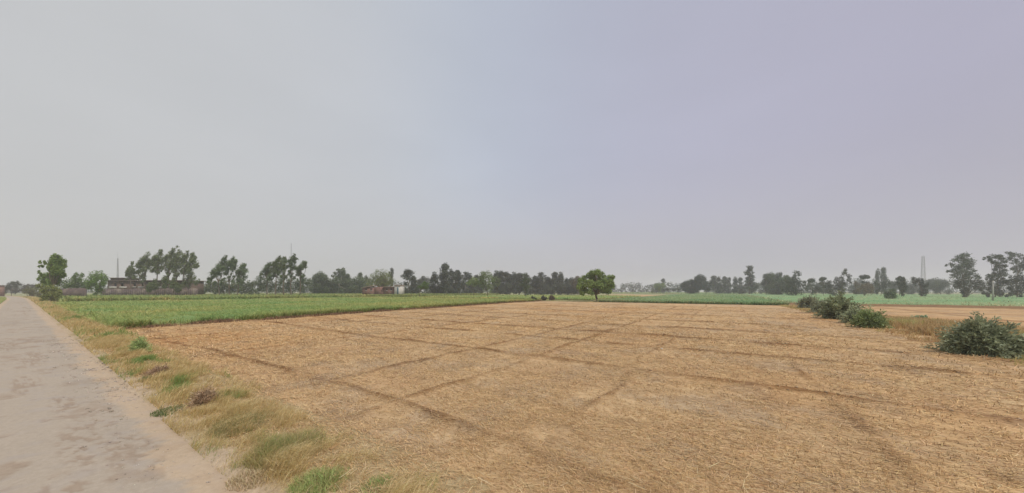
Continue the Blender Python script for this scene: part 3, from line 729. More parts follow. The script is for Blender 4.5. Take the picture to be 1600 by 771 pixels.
px_tree('bushy_tree', 'green bushy tree right of the tall roadside tree', 'tree', 105, (117, 460), [(113,437,6),(120,434,6),(126,433,5),(107,443,7),(117,444,8),(128,441,7),(134,446,6),(104,450,5),(122,450,7)], (.09, .13, .04), leaf=.4, per=230, tr=.15)
px_tree('bushy_tree', 'rounded bright green tree left of the long brick building', 'tree', 95, (151, 463), [(147,433,7),(155,430,7),(162,433,6),(143,440,8),(153,441,10),(163,441,6),(146,449,8),(157,449,8),(151,456,6)], (.10, .155, .035), leaf=.36, per=270, tr=.18)
px_tree('far_road_tree', 'dark flat crowned tree beyond the end of the road', 'tree', 170, (18, 460), [(14,447,4),(19,444,4),(25,443,4),(30,444,3),(10,450,4),(16,451,4),(24,449,4)], (.045, .050, .035), leaf=.5, per=200, tr=.15, cl=.8)
px_tree('far_road_tree', 'low dark tree line clump between road end and tall tree', 'tree', 160, (44, 460), [(38,449,3.5),(44,448,3.5),(50,448,3.5),(56,449,3.5),(41,453,4),(49,453,4),(34,453,3),(28,454,4),(22,455,4),(6,454,5)], (.07, .065, .05), leaf=.5, per=170, tr=.12)

# leaning eucalyptus groups over the brick building
EU = (.112, .132, .060)
def euc(blobs, base, ox, oy, label, Y=120, m=1.0, group='tall leaning eucalyptus trees behind the green crop', name='eucalyptus_tree', col=EU, per=150, tr=.2, **kw):
    bl = [(ox + x / 6.425, oy + y / 6.425, r_ / 6.425 * m) for x, y, r_ in blobs]
    return px_tree(name, label, 'tree', Y, base, bl, col, leaf=.62, per=per * 1.3, grow=1.55, sweep=.8, bark='bark', tr=tr, group=group, aspect=3.2, shell=.1, depth=.5, limbs=10, tuftdir=(.7, 0, .75), **kw)
o1 = (160, 370)
euc([(285,320,26),(255,345,16),(245,375,16),(290,370,24),(265,400,20),(310,405,18)], (204, 457), *o1, 'smallest sparse eucalyptus above the brick building, nearest the radio mast')
euc([(440,210,26),(415,235,30),(380,265,28),(355,290,22),(450,270,34),(400,300,32),(480,250,24),(430,330,26),(345,360,24),(380,350,20),(410,390,26),(410,430,22)], (224, 457), *o1, 'eucalyptus with a thick low crown at the left of the building row')
euc([(578,170,22),(590,155,14),(555,210,28),(520,235,24),(590,235,24),(500,275,30),(560,280,34),(520,320,26),(590,320,24),(560,360,18),(500,340,14)], (246, 457), *o1, 'slim eucalyptus second from left with a pointed top', m=1.0)
euc([(708,148,20),(690,175,28),(725,195,26),(660,210,30),(700,240,36),(640,240,26),(655,290,24),(700,300,28),(655,345,18),(660,380,14),(635,410,20)], (262, 457), *o1, 'tallest eucalyptus in the row above the building')
euc([(765,170,20),(770,200,26),(745,240,30),(790,250,32),(740,300,28),(720,340,26),(745,375,20),(780,330,26),(725,420,20)], (275, 457), *o1, 'eucalyptus right of the tallest one above the building')
euc([(850,165,18),(838,190,22),(820,230,26),(835,280,34),(830,330,30),(860,320,28),(800,360,16)], (284, 457), *o1, 'eucalyptus with a notched narrow top near the right of the building row')
euc([(900,190,22),(890,225,28),(925,235,28),(900,275,34),(940,280,22),(955,292,16),(870,350,26),(890,385,20),(925,412,16),(850,430,34),(870,465,30),(830,465,26),(940,465,24)], (293, 457), *o1, 'eucalyptus at the right end of the building with bushes at its foot')
o2 = (320, 370)
euc([(208,205,14),(195,235,22),(175,265,28),(200,285,28),(145,300,28),(165,330,30),(115,345,26),(95,375,28),(130,375,24),(62,370,14),(45,425,18),(50,450,16),(100,462,16),(75,410,12)], (343, 457), *o2, 'eucalyptus sweeping up to the right, leftmost of the trio', col=(.095,.125,.06))
euc([(280,220,14),(265,250,22),(295,290,24),(255,290,26),(230,330,26),(280,325,22),(215,365,18),(245,405,14),(185,432,16),(165,470,10)], (358, 457), *o2, 'eucalyptus in the middle of the trio with a narrow peak', col=(.09,.12,.055))
euc([(398,285,16),(375,310,24),(405,345,26),(350,345,28),(320,350,20),(370,380,26),(410,408,16),(290,405,14),(335,440,24),(375,445,22),(280,450,18)], (370, 457), *o2, 'eucalyptus at the right of the trio with low skirts', col=(.09,.12,.055))
euc([(650,290,20),(620,315,26),(600,345,24),(640,350,24),(570,385,16),(610,385,18),(660,390,22),(640,420,22),(690,400,16)], (418, 457), *o2, 'short eucalyptus at the left of the broad group', col=(.09,.118,.06))
euc([(755,210,14),(735,240,22),(715,270,28),(690,300,26),(740,300,36),(680,340,22),(720,345,26),(740,385,16),(760,410,14)], (430, 457), *o2, 'eucalyptus with rounded twin tops in the broad group', col=(.10,.125,.055))
euc([(795,225,18),(805,255,22),(780,285,30),(800,310,26),(770,330,26),(790,370,14),(810,400,16),(790,430,14)], (444, 457), *o2, 'upright eucalyptus in the centre of the broad group', col=(.10,.125,.055))
euc([(885,215,20),(865,240,22),(900,250,18),(860,285,20),(880,320,20),(850,350,14),(870,390,14),(900,410,10)], (456, 457), *o2, 'eucalyptus with a small detached round top in front of the thin mast', col=(.085,.11,.06))
euc([(1010,262,14),(985,285,22),(1000,300,20),(955,315,24),(935,345,22),(925,310,14),(960,365,16),(930,385,14),(985,400,14),(990,430,14)], (468, 457), *o2, 'eucalyptus leaning far right at the end of the broad group', col=(.09,.115,.055))

# ------------------------------------------------------------------ scrub line behind the crops on the left
def scrub(label, Y, x0, x1, top, bot, col, step=6, r_=5.5, name='scrub_hedge', per=120, leaf=.5):
    bl = []
    x = x0
    while x <= x1:
        tp = top(x) if callable(top) else top
        y = tp + r_ * .8 + rng.normal(0, 1)
        while y < bot:
            bl.append((x + rng.normal(0, 1.2), y, r_ * (.75 + .5 * rng.random()))); y += r_ * 1.1
        x += step
    return px_tree(name, label, 'hedge', Y, ((x0 + x1) / 2, 457), bl, col, leaf=leaf, per=per, tr=.08, limbs=14, depth=.12, trunk='stems', crown='foliage', shell=.4)
scrub('low olive scrub hedge right of the brick building', 140, 300, 400, lambda x: 441 + 2 * math.sin(x * .3), 457, (.10, .115, .06), r_=4)
scrub('dark green scrub under the broad eucalyptus group', 145, 404, 485, lambda x: 436 + 2.5 * math.sin(x * .37), 456, (.075, .095, .05), r_=4.5)
scrub('hazy mid green scrub between the eucalyptus and the brick farmhouse', 190, 486, 575, lambda x: 436 + 3 * math.sin(x * .31), 456, (.085, .105, .055), r_=5, leaf=.7)

# ------------------------------------------------------------------ far trees: kinds built once, then copied
def proto(kind, seed):
    """a tree 10 units tall at the origin; returns arrays for crown and trunk"""
    global rng
    keep = rng; rng = np.random.default_rng(seed)
    cen, rad = [], []
    if kind == 'tall':
        n = 13
        for k in range(n):
            t = k / (n - 1); z = 2.2 + 7.3 * t
            w = 1.5 * math.sin(math.pi * (0.18 + .78 * t)) * (.6 + .7 * rng.random())
            for s_ in (-1, 1):
                cen.append((s_ * w * rng.random() + .15 * t, rng.normal(0, .6), z + rng.normal(0, .3))); q = .55 + .5 * rng.random(); rad.append((q, q, q * .9))
    elif kind == 'clumpy':
        for k in range(11):
            z = 4.2 + 5.2 * rng.random(); w = 2.1 * (1.15 - z / 14)
            cen.append((rng.normal(0, w * .6), rng.normal(0, w * .6), z)); q = .55 + .55 * rng.random(); rad.append((q, q, q * .8))
        cen.append((.3, 0, 9.4)); rad.append((.6, .6, .6))
        for k in range(7): cen.append((rng.normal(0, 1.6), rng.normal(0, 1), .8 + 2 * rng.random())); rad.append((1.1, 1.1, .9))
    elif kind == 'round':
        for k in range(22):
            u = rng.normal(size=3); u /= np.linalg.norm(u)
            cen.append((u[0] * 2.7, u[1] * 2.7, 6 + u[2] * 2.9)); q = .9 + .6 * rng.random(); rad.append((q, q, q * .85))
    elif kind == 'umbrella':
        for k in range(14):
            th = rng.random() * 6.28; w = 2.6 * rng.random() ** .5
            cen.append((w * math.cos(th), w * math.sin(th), 8.9 - .16 * w * w + rng.normal(0, .2))); rad.append((.85, .85, .5))
        for k in range(4): cen.append((rng.normal(0, 1), rng.normal(0, 1), 5.5 + rng.random())); rad.append((.6, .6, .4))
    elif kind == 'layered':
        for k in range(12):
            z = 2.5 + 7 * k / 11; w = 1.9 * (1 - .6 * k / 11)
            for _ in range(3):
                th = rng.random() * 6.28; cen.append((w * math.cos(th) * rng.random(), w * math.sin(th) * rng.random(), z)); rad.append((.75 * (1.2 - k / 16), .75, .35))
    elif kind == 'bush':
        for k in range(16):
            cen.append((rng.normal(0, 3.2), rng.normal(0, 2.2), 2 + 5.5 * rng.random())); q = 1.4 + rng.random(); rad.append((q, q, q * .85))
    base = np.array([1.0, 1.0, 1.0])
    cen = np.array(cen); rad = np.array(rad) * 1.32
    leaf = .42
    V, Fc, cc = leaf_cloud(cen, rad, np.maximum(20, 115 * rad[:, 0] ** 2 + 12), leaf, base, 1.7, shell=.3)
    V[:, 2] = np.maximum(V[:, 2], .05)
    bag = Bag(); fk = np.array([rng.normal(0, .2), 0, 3.6 if kind != 'bush' else .8])
    limb(bag, (0, 0, -.1), fk, .2, .15, .05)
    for k in rng.choice(len(cen), min(9, len(cen)), replace=False): limb(bag, fk, cen[k], .09, .02, .12)
    rng = keep
    return (V, Fc, cc), bag
PROT = {}
def far_tree(kind, var, tint, px, top, Y, base=457.0, wid=1.0, label=None, group=None, name=None, lean=0.0):
    key = (kind, var, tint)
    h = EYE + (HY - top) / F * Y
    X = (px - 800) / F * Y
    nm = name or {'tall': 'tall_tree', 'clumpy': 'clumpy_tree', 'round': 'round_crown_tree', 'umbrella': 'flat_topped_tree', 'layered': 'layered_tree', 'bush': 'bushy_tree'}[kind]
    s = h / 10.2
    az = math.cos(math.atan2(abs(px - 800), F))
    if key not in PROT:
        (V, Fc, cc), bag = proto(kind, hash((kind, var)) % 9999 if False else sum(map(ord, kind)) * 13 + var * 101)
        o = thing(nm, label, 'tree', (X, Y, 0), rotz=0, group=group)
        build('crown', V, Fc, M['leaf'], o, col=cc * np.array(tint) * 1.35)
        bag.make('trunk', M['bark_pale' if kind in ('tall', 'clumpy') else 'bark'], o, smooth=True)
        PROT[key] = o
    else:
        o = copy_thing(PROT[key], (X, Y, 0)); o.name = nm
        tag(o, label, 'tree', group)
    o.location = (X, Y, 0)
    o.rotation_euler = (0, lean, rng.random() * .8 - .4 + (math.pi if rng.random() < .5 else 0) if not lean else 0)
    o.scale = (s * wid * az, s * wid * az, s)
    return o
DK = (.068, .078, .058); MD = (.085, .105, .055); GN = (.115, .165, .045); BR = (.115, .095, .065); VD = (.040, .052, .038); GY = (.10, .105, .085)
GL = 'trees of the far line behind the crops'
LBC = 'LBC'
rows = [
 ('round',0,MD,502,425,185,1.0,'broad grey green tree right of the broad eucalyptus group'),
 ('clumpy',0,MD,494,430,190,1.0,'small tree half hidden left of the broad grey green tree'),
 ('clumpy',1,MD,528,419,185,1.25,'tree with clumped open top between eucalyptus group and farmhouse'),
 ('tall',0,MD,536,421,195,.8,'slim tree touching the clumped open tree on its right'),
 ('tall',1,MD,543,428,195,1.0,'short pointed tree right of the clumped open tree'),
 ('clumpy',2,MD,563,425,210,.8,'thin tree with one tuft on top left of the farmhouse'),
 ('clumpy',0,MD,573,430,205,.8,'thin tuft topped tree just left of the farmhouse roof'),
 ('bush',0,MD,553,434,200,1.0,'low bushy tree in the haze left of the farmhouse'),
 ('clumpy',1,DK,611,418,165,.55,'thin leaning tree rising out of the farmhouse tree'),
 ('clumpy',2,DK,638,420,175,1.45,'dark tree with a forked crown right of the farmhouse'),
 ('tall',2,DK,647,430,185,1.0,'short dark tree right of the forked crown tree'),
 ('round',1,GY,662,430,215,.9,'pale hazy tree behind the small palm like tree'),
 ('tall',0,DK,678,427,175,1.1,'dark pointed tree left of the tallest tree in the far line'),
 ('tall',1,DK,695,412,170,.95,'tallest narrow tree in the far line'),
 ('clumpy',0,DK,706,420,172,1.0,'tree with leaning top just right of the tallest narrow tree'),
 ('tall',2,DK,716,421,175,1.0,'dark tree third from the tallest narrow tree'),
 ('clumpy',1,DK,726,424,178,1.0,'tree with a tufted top left of the light green acacia'),
 ('tall',0,DK,735,429,190,1.0,LBC),
 ('tall',1,DK,744,430,200,1.0,LBC), ('tall',2,DK,752,429,205,1.0,LBC),
 ('tall',0,DK,775,425,205,1.1,LBC), ('tall',1,DK,782,424,205,1.1,LBC), ('clumpy',2,DK,790,424,205,1.2,LBC), ('tall',2,DK,796,427,208,1.1,LBC),
 ('tall',0,DK,803,427,207,1.1,LBC), ('tall',1,DK,811,427,205,1.2,LBC), ('tall',2,DK,822,427,200,1.0,LBC), ('clumpy',0,DK,829,433,208,1.1,LBC),
 ('tall',2,DK,835,430,210,1.1,LBC), ('tall',0,DK,841,433,208,1.1,LBC), ('clumpy',1,DK,847,425,205,1.1,'clump topped tree right of the thin field tree in the dense far line'),
 ('tall',1,DK,855,433,210,1.2,LBC), ('clumpy',2,DK,861,436,212,1.2,LBC), ('tall',2,DK,867,424,205,1.0,'tallest of the dark trees just left of the lone tree'), ('tall',0,DK,876,427,205,1.0,'dark tree with a square top left of the lone tree'),
 ('clumpy',0,DK,884,434,210,1.1,LBC), ('round',0,DK,893,434,215,1.0,LBC), ('round',1,BR,903,430,200,.9,'brownish rounded tree partly hidden behind the lone tree'),
 ('bush',0,DK,742,441,200,1.0,LBC),('bush',1,DK,786,441,205,1.1,LBC),('bush',0,DK,812,441,205,1.1,LBC),('bush',1,DK,850,441,208,1.1,LBC),('bush',0,DK,872,440,207,1.1,LBC),('bush',1,DK,892,441,207,1.1,LBC),('bush',0,DK,715,440,176,1.0,'low dark bush mass under the tallest narrow tree'),('bush',1,DK,690,441,178,.9,'low dark bush mass left of the tallest narrow tree'),('bush',1,MD,650,441,190,1.0,'low hazy bush behind the small palm like tree'),('bush',0,MD,528,440,190,1.2,'low bushy trees under the clumped open tree'),('bush',1,MD,505,442,188,1.0,'low bushes at the foot of the broad grey green tree'),
 ('round',0,BR,596,430,160,.8,'brownish tree behind the farmhouse roof'),
 # right of the lone tree
 ('clumpy',2,GY,1036,435,330,1.0,'pale bare looking tree standing above the thin hazy tree line'),
 ('bush',0,GN,1026,441,300,.8,'light green bushy tree left of the pale bare looking tree'),
 ('round',0,VD,1071,439,235,1.0,'dark round tree at the left of the dark clump'), ('round',1,VD,1081,435,235,.9,'dark round tree second in the dark clump'),
 ('round',0,VD,1092,429,233,1.0,'tallest round tree of the dark clump'), ('round',1,VD,1103,438,235,1.1,'dark round tree at the right of the dark clump'), ('bush',1,VD,1086,444,235,1.1,'low dark growth under the dark clump'),
 ('tall',1,GY,1116,431,250,1.0,'bare twiggy grey tree, leftmost of the twiggy row'), ('clumpy',0,GY,1124,432,250,1.0,'bare twiggy grey tree in the twiggy row'), ('tall',2,GY,1132,431,250,1.0,'bare twiggy grey tree in the twiggy row'), ('clumpy',1,GY,1139,433,250,1.0,'bare twiggy grey tree in the twiggy row'),
 ('tall',0,GY,1149,434,250,1.0,'bare twiggy grey tree in the twiggy row'), ('clumpy',2,GY,1157,433,250,1.0,'bare twiggy grey tree in the twiggy row'), ('bush',0,GY,1128,443,252,1.1,'grey undergrowth below the twiggy row'), ('bush',1,GY,1155,443,252,1.1,'grey undergrowth left of the tall layered tree'),
 ('layered',0,GY,1171,414,215,1.1,'tall layered conifer like tree above the blue green crop'), ('bush',0,GY,1180,440,230,1.0,'low grey trees right of the layered conifer like tree'),
 ('tall',1,GY,1197,428,200,1.1,'grey tree left of the dark clump on the field corner'), ('round',0,MD,1207,426,195,.9,'rounded grey green tree behind the field corner'), ('clumpy',1,DK,1219,425,185,1.1,'dark tree with a clumped top near the field corner'),
 ('round',1,MD,1230,428,180,1.0,'mid green round tree left of the dark corner tree'),
 ('bush',1,MD,1213,441,190,1.0,'low bushes behind the field corner'),
 # twisted dark trees at right
 ('umbrella',0,DK,1267,434,165,.8,'small flat topped tree right of the dark corner tree'), ('umbrella',1,DK,1287,431,165,.8,'second small flat topped tree right of the dark corner tree'),
 ('umbrella',0,DK,1350,427,150,.9,'tall flat topped tree standing above brownish bushes'), ('round',1,BR,1356,440,148,.9,'brownish round bush tree under the flat topped tree'),
 ('tall',0,GY,1371,422,215,.6,'very narrow grey tree, left of a pair'), ('tall',1,GY,1381,418,215,.6,'very narrow grey tree, right and taller of a pair'),
 ('umbrella',1,DK,1405,431,150,1.0,'flat topped tree left of the lattice tower'), ('round',0,DK,1411,440,150,.9,'dark round tree under the flat topped tree by the tower'),
 ('bush',0,GY,1470,434,190,1.3,'wide grey green thicket right of the lattice tower'), ('round',1,GY,1395,438,200,.9,'hazy grey tree right of the narrow pair'), ('bush',1,GY,1338,440,200,1.1,'hazy grey thicket behind the flat topped tree'), ('bush',0,GY,1290,441,210,1.2,'hazy grey thicket behind the small flat topped trees'), ('bush',1,GY,1425,441,200,1.0,'hazy grey thicket left of the lattice tower foot'),
 ('bush',0,GY,1372,443,215,1.2,'hazy grey thicket under the narrow pair'),
]
ORD = ['first', 'second', 'third', 'fourth', 'fifth', 'sixth', 'seventh', 'eighth', 'ninth', 'tenth', 'eleventh', 'twelfth', 'thirteenth', 'fourteenth']
cnt_t = cnt_b = 0; tw = ['second', 'third', 'fourth', 'fifth', 'sixth']
for kind, var, tint, px, top, Y, wid, lb in rows:
    grp = None
    if lb == LBC:
        grp = GL
        if px == 735: lb = 'first dark far tree left of the small light green acacia'
        elif px == 744: lb = 'dark far tree seen between the two light green acacias'
        elif px == 752: lb = 'dark far tree rising just left of the larger round acacia'
        elif px == 742: lb = 'dark undergrowth behind the small light green acacia'
        elif kind == 'bush': lb = ORD[cnt_b] + ' patch of low dark undergrowth right of the larger round acacia'; cnt_b += 1
        else: lb = ORD[cnt_t] + ' hazy dark tree in the far line right of the larger acacia'; cnt_t += 1
    elif lb == 'bare twiggy grey tree in the twiggy row': lb = 'bare twiggy grey tree, %s from the left in its row' % tw.pop(0)
    if 'twiggy grey' in lb: grp = 'bare twiggy trees in a row'
    far_tree(kind, var, tint, px, top, Y, wid=wid, label=lb, group=grp)

# nearer, individually shaped trees of the middle distance
px_tree('farmhouse_tree', 'large olive green tree with drooping crown behind the brick farmhouse', 'tree', 140, (595, 458), [(585,432,6),(592,429,7),(600,427,7),(606,430,6),(582,440,7),(592,439,8),(603,438,8),(612,440,6),(588,447,6),(598,448,7),(608,447,6),(578,444,5)], (.125, .145, .055), leaf=.42, per=240, tr=.2)
px_tree('small_palm', 'small dark green palm like tree at the edge of the crop', 'tree', 118, (655.5, 465), [(658,447,2.6),(662,444,3.2),(667,445,3),(664,448,3.2),(660,450,2.6),(654,449,1.8),(668,449,2)], (.075, .120, .025), leaf=.55, per=110, tr=.12, fork=(656, 456), aspect=5, shell=.1)
px_tree('acacia_tree', 'light green acacia with thin trunk, left of the larger one', 'tree', 138, (740.5, 463.5), [(736,441,4),(742,439,4.5),(747,442,4),(732,443,3),(741,445,3.5)], (.16, .20, .075), leaf=.4, per=220, tr=.13, fork=(740.5, 452))
px_tree('acacia_tree', 'larger round acacia with dark lower crown', 'tree', 134, (761, 464), [(753,431,6),(760,429,6),(766,433,5),(750,438,6),(760,438,7),(769,438,4.5),(754,445,5),(763,446,6),(758,451,4),(765,453,4)], (.115, .145, .055), leaf=.42, per=240, tr=.2, fork=(761, 455))
px_tree('field_tree', 'thin trunked tree right of the larger acacia', 'tree', 138, (776, 463.5), [(774,437,4.5),(779,440,4),(772,443,3.5),(778,445,3)], (.105, .125, .065), leaf=.4, per=170, tr=.1, fork=(776, 453))
px_tree('field_tree', 'thin dark tree standing forward of the dense far line', 'tree', 126, (821, 464.5), [(821,429,3),(819,435,3.2),(823,438,4),(818,443,4.5),(823,447,4.5),(820,453,3.5),(822,459,3)], (.065, .085, .045), leaf=.4, per=150, tr=.1, fork=(821, 455))
px_tree('dark_tree', 'dark twisted tree with a round top on the field corner', 'tree', 150, (1243, 464), zl([(155,245,30),(185,250,22),(130,275,20),(160,300,30),(110,330,28),(150,360,40),(200,340,30),(235,330,18),(90,400,34),(150,410,44),(200,420,30),(240,375,24),(120,445,34),(60,440,22),(30,400,20)], 1220, 390, 6.425), (0.035, 0.047, 0.025), leaf=.42, per=210, tr=.22, shell=.4)
px_tree('dark_tree', 'dark irregular tree with stepped crown left of the tall flat topped tree', 'tree', 140, (1312, 465), zl([(650,215,20),(640,245,26),(680,270,24),(610,290,26),(690,310,22),(560,310,28),(620,340,40),(580,370,40),(480,350,30),(520,390,34),(480,420,28),(540,440,30),(620,420,34),(440,370,18),(700,330,14)], 1220, 390, 6.425), (0.040, 0.047, 0.028), leaf=.40, per=210, tr=.22, shell=.4)
px_tree('scrub_bush', 'brownish scrub beside the stepped crown tree', 'bush', 138, (1352, 463), zl([(760,350,28),(820,370,30),(880,370,34),(920,390,24),(780,410,30),(850,420,28),(910,420,22),(740,430,20)], 1220, 390, 6.425), (.125, .100, .062), leaf=.4, per=180, tr=.1, trunk='stems', crown='foliage')
px_tree('scrub_bush', 'grey green scrub left of the stepped crown tree', 'bush', 145, (1275, 463), zl([(300,320,26),(290,370,26),(340,390,30),(390,410,28),(330,430,26),(270,400,20),(420,300,22),(400,340,18)], 1220, 390, 6.425), (.075, .085, .055), leaf=.4, per=180, tr=.1, trunk='stems', crown='foliage')
px_tree('scrub_bush', 'grey scrub under the narrow pair of trees', 'bush', 140, (1376, 463), zl([(960,340,28),(1000,370,30),(1050,350,30),(1010,400,26),(970,420,24),(1080,330,22),(1040,390,24)], 1220, 390, 6.425), (.075, .085, .062), leaf=.4, per=170, tr=.1, trunk='stems', crown='foliage')
px_tree('scrub_bush', 'bushy mid green shrub standing alone in the pale crop', 'bush', 88, (1393, 470.5), [(1389,457,5),(1396,456,5),(1392,462,6),(1398,463,5),(1388,464,5),(1394,467,4)], (.095, .125, .070), leaf=.3, per=220, tr=.08, trunk='stems', crown='foliage')
px_tree('dark_tree', 'dark leaning tree in front of the lattice tower', 'tree', 128, (1441, 465), zl([(180,365,22),(220,370,26),(255,385,24),(190,400,24),(240,420,28),(280,430,24),(265,470,30),(300,490,26),(250,505,24),(285,515,22),(310,420,20)], 1400, 380, 6.425), (0.040, 0.047, 0.032), leaf=.36, per=200, tr=.18)
px_tree('dark_tree', 'dark small tree left of the leaning tree by the tower', 'tree', 125, (1409, 466), zl([(40,350,18),(70,370,24),(30,400,28),(80,410,26),(50,440,24),(70,480,26),(60,510,22),(100,440,14)], 1400, 380, 6.425), (0.043, 0.055, 0.032), leaf=.36, per=190, tr=.15)
px_tree('layered_tree', 'big hazy grey green layered tree right of the lattice tower', 'tree', 118, (1506, 466), zl([(640,130,30),(700,125,34),(600,170,30),(660,180,44),(720,180,40),(740,220,34),(620,230,46),(690,240,48),(560,210,20),(510,225,14),(570,280,24),(520,285,14),(640,290,44),(720,290,40),(780,270,20),(590,330,30),(660,340,38),(740,335,34),(800,320,26),(830,350,22)], 1400, 380, 6.425, 1.0), (.085, .098, .070), leaf=.36, per=260, tr=.24, squash=.55, shell=.05, grow=1.75)
px_tree('dark_tree', 'dark brown green tree under the big layered tree', 'tree', 108, (1508, 466.5), zl([(620,380,34),(690,390,40),(750,380,36),(810,390,34),(860,400,30),(650,430,36),(710,440,36),(780,440,32),(840,450,24),(680,480,34),(730,480,28),(690,520,30),(600,430,22),(880,440,18)], 1400, 380, 6.425), (0.045, 0.050, 0.029), leaf=.34, per=200, tr=.2)
px_tree('layered_tree', 'second big layered tree with a branch reaching left', 'tree', 116, (1563, 466), zl([(890,155,16),(940,150,26),(1000,130,28),(1050,150,32),(960,185,26),(1020,200,32),(1080,190,26),(1040,240,38),(1000,260,26),(1070,280,30),(1000,310,28),(1050,320,36),(940,330,26),(1100,230,18)], 1400, 380, 6.425), (.080, .088, .068), leaf=.36, per=240, tr=.22, squash=.55, shell=.05, grow=1.75)
px_tree('dark_tree', 'dark tree behind the concrete pole', 'tree', 110, (1555, 466.5), zl([(930,360,30),(1000,360,34),(1070,370,34),(960,410,34),(1030,420,36),(1100,400,30),(930,450,28),(1000,470,32),(1060,480,30),(930,500,24),(1030,520,22)], 1400, 380, 6.425), (0.042, 0.047, 0.029), leaf=.34, per=200, tr=.2)
px_tree('layered_tree', 'tall hazy tree rising highest at the right edge of the view', 'tree', 120, (1590, 466), zl([(1130,100,26),(1180,110,30),(1160,150,30),(1240,120,26),(1280,160,30),(1200,190,36),(1250,210,36),(1190,250,30),(1280,250,34),(1230,290,36),(1320,200,34),(1330,270,34)], 1400, 380, 6.425), (.080, .088, .070), leaf=.36, per=230, tr=.22, squash=.6, shell=.05, grow=1.65)
px_tree('dark_tree', 'dark bushy tree at the right edge of the view', 'tree', 108, (1588, 467), zl([(1160,350,34),(1220,340,36),(1280,350,36),(1140,400,34),(1210,400,38),(1280,410,36),(1160,450,32),(1240,460,36),(1310,470,34),(1260,520,32),(1190,500,24),(1330,400,34),(1130,460,20)], 1400, 380, 6.425), (0.036, 0.043, 0.028), leaf=.34, per=210, tr=.2)
px_tree('scrub_bush', 'low dark scrub at the foot of the layered trees', 'bush', 106, (1545, 467), zl([(880,500,18),(920,520,20),(970,500,20),(1060,520,22),(1110,530,18),(1150,510,20),(860,470,16)], 1400, 380, 6.425), (.065, .072, .048), leaf=.34, per=150, tr=.06, trunk='stems', crown='foliage')

# far hazy woods that read as one mass
def wood(name, label, x0, x1, Y, topf, col, n=9000, leaf=1.4):
    X0, X1 = (x0 - 800) / F * Y, (x1 - 800) / F * Y
    k = int((X1 - X0) / 5) + 2
    cx = np.linspace(X0, X1, k) + rng.normal(0, 2, k)
    px = cx / Y * F + 800
    top = np.array([topf(p) for p in px]); hh = EYE + (HY - top) / F * Y
    cen, rad = [], []
    for c, h in zip(cx, hh):
        h *= .85 + .3 * rng.random()
        for z in np.arange(.5, h - .5, max(1.5, h / 4)):
            q = 3.2 + 1.5 * rng.random(); cen.append((c + rng.normal(0, 1), Y + rng.normal(0, 8), z + .5)); rad.append((q, q, max(1.2, h / 4)))
    V, Fc, cc = leaf_cloud(cen, rad, max(20, n // len(cen)), leaf, col, 1.5, shell=.4)
    V[:, 2] = np.maximum(V[:, 2], 0)
    tag(build(name, V, Fc, M['leaf'], col=cc), label, 'wood', kind='stuff')
wood('far_wood', 'low hazy blue grey woods on the horizon', -60, 480, 420, lambda p: 446 + 2 * math.sin(p * .09), (.07, .08, .055), 12000)
wood('far_wood', 'low hazy woods seen between the far trees in the middle', 480, 930, 380, lambda p: 441 + 2 * math.sin(p * .07), (.06, .075, .05), 14000)
wood('far_wood', 'thin blue grey wood on the horizon right of the lone tree', 930, 1200, 430, lambda p: 444 + 1.5 * math.sin(p * .1) - (1 if p < 1000 else 0), (.06, .07, .05), 12000)
wood('far_wood', 'hazy wood on the horizon behind the dark trees at right', 1200, 1700, 360, lambda p: 438 + 2 * math.sin(p * .05), (.065, .075, .055), 16000)

# ------------------------------------------------------------------ brick building on the left
YB = 126.0
def bx_(px): return (px - 800) / F * YB
def bz_(py): return EYE + (HY - py) / F * YB
b0 = thing('brick_building', 'long low brown brick building under the tall eucalyptus trees', 'building', (bx_(237), YB, 0))
def seg(bag, x0, x1, y0, y1, z0, z1): bag.box(x0 - bx_(237), x1 - bx_(237), y0, y1, z0, z1)
# walls as piers, sills and lintels round real openings
wins = [(178,182),(188,193),(208,212),(221,226),(238,242),(247,251),(258,262),(266,270),(272,276),(280,284)]
zt, zb_, zw0, zw1 = bz_(439.5), 0, bz_(448), bz_(443)
bag = Bag(); xs = [168] + [q for w in wins for q in w] + [288]
for i in range(0, len(xs), 2): seg(bag, bx_(xs[i]), bx_(xs[i + 1]), 0, 8, 0, zt)
for w0, w1 in wins:
    seg(bag, bx_(w0), bx_(w1), 0, 8, 0, zw0); seg(bag, bx_(w0), bx_(w1), 0, 8, zw1, zt)
bag.make('wall', M['brick'], b0)
bag = Bag(); seg(bag, bx_(166), bx_(290), -.5, 8.5, zt, zt + .35); bag.make('roof', M['roof'], b0)
for w0, w1 in wins:
    bag = Bag(); seg(bag, bx_(w0) + .003, bx_(w1) - .003, .35, .45, zw0 + .003, zw1 - .003); w = bag.make('window', M['dark'], b0)
    bag = Bag(); seg(bag, bx_(w0) - .15, bx_(w1) + .15, -.16, -.003, zw0 - .35, zw0 - .02); bag.make('sill', M['plaster'], w)
bag = Bag(); seg(bag, bx_(170), bx_(190), .5, 6, zt + .353, zt + 1.1); t = bag.make('roof_room', M['brick'], b0)
bag = Bag(); seg(bag, bx_(169), bx_(191), 0, 6.5, zt + 1.103, zt + 1.35); bag.make('slab', M['roof'], t)
for q0, q1 in ((176,187),(192,203),(221,228),(253,262),(268,275),(276,287)):
    bag = Bag(); seg(bag, bx_(q0), bx_(q1), -1.2, -.9, bz_(450.5), bz_(448.2)); 
    bag.make('whitewashed_panel', M['plaster'], b0)
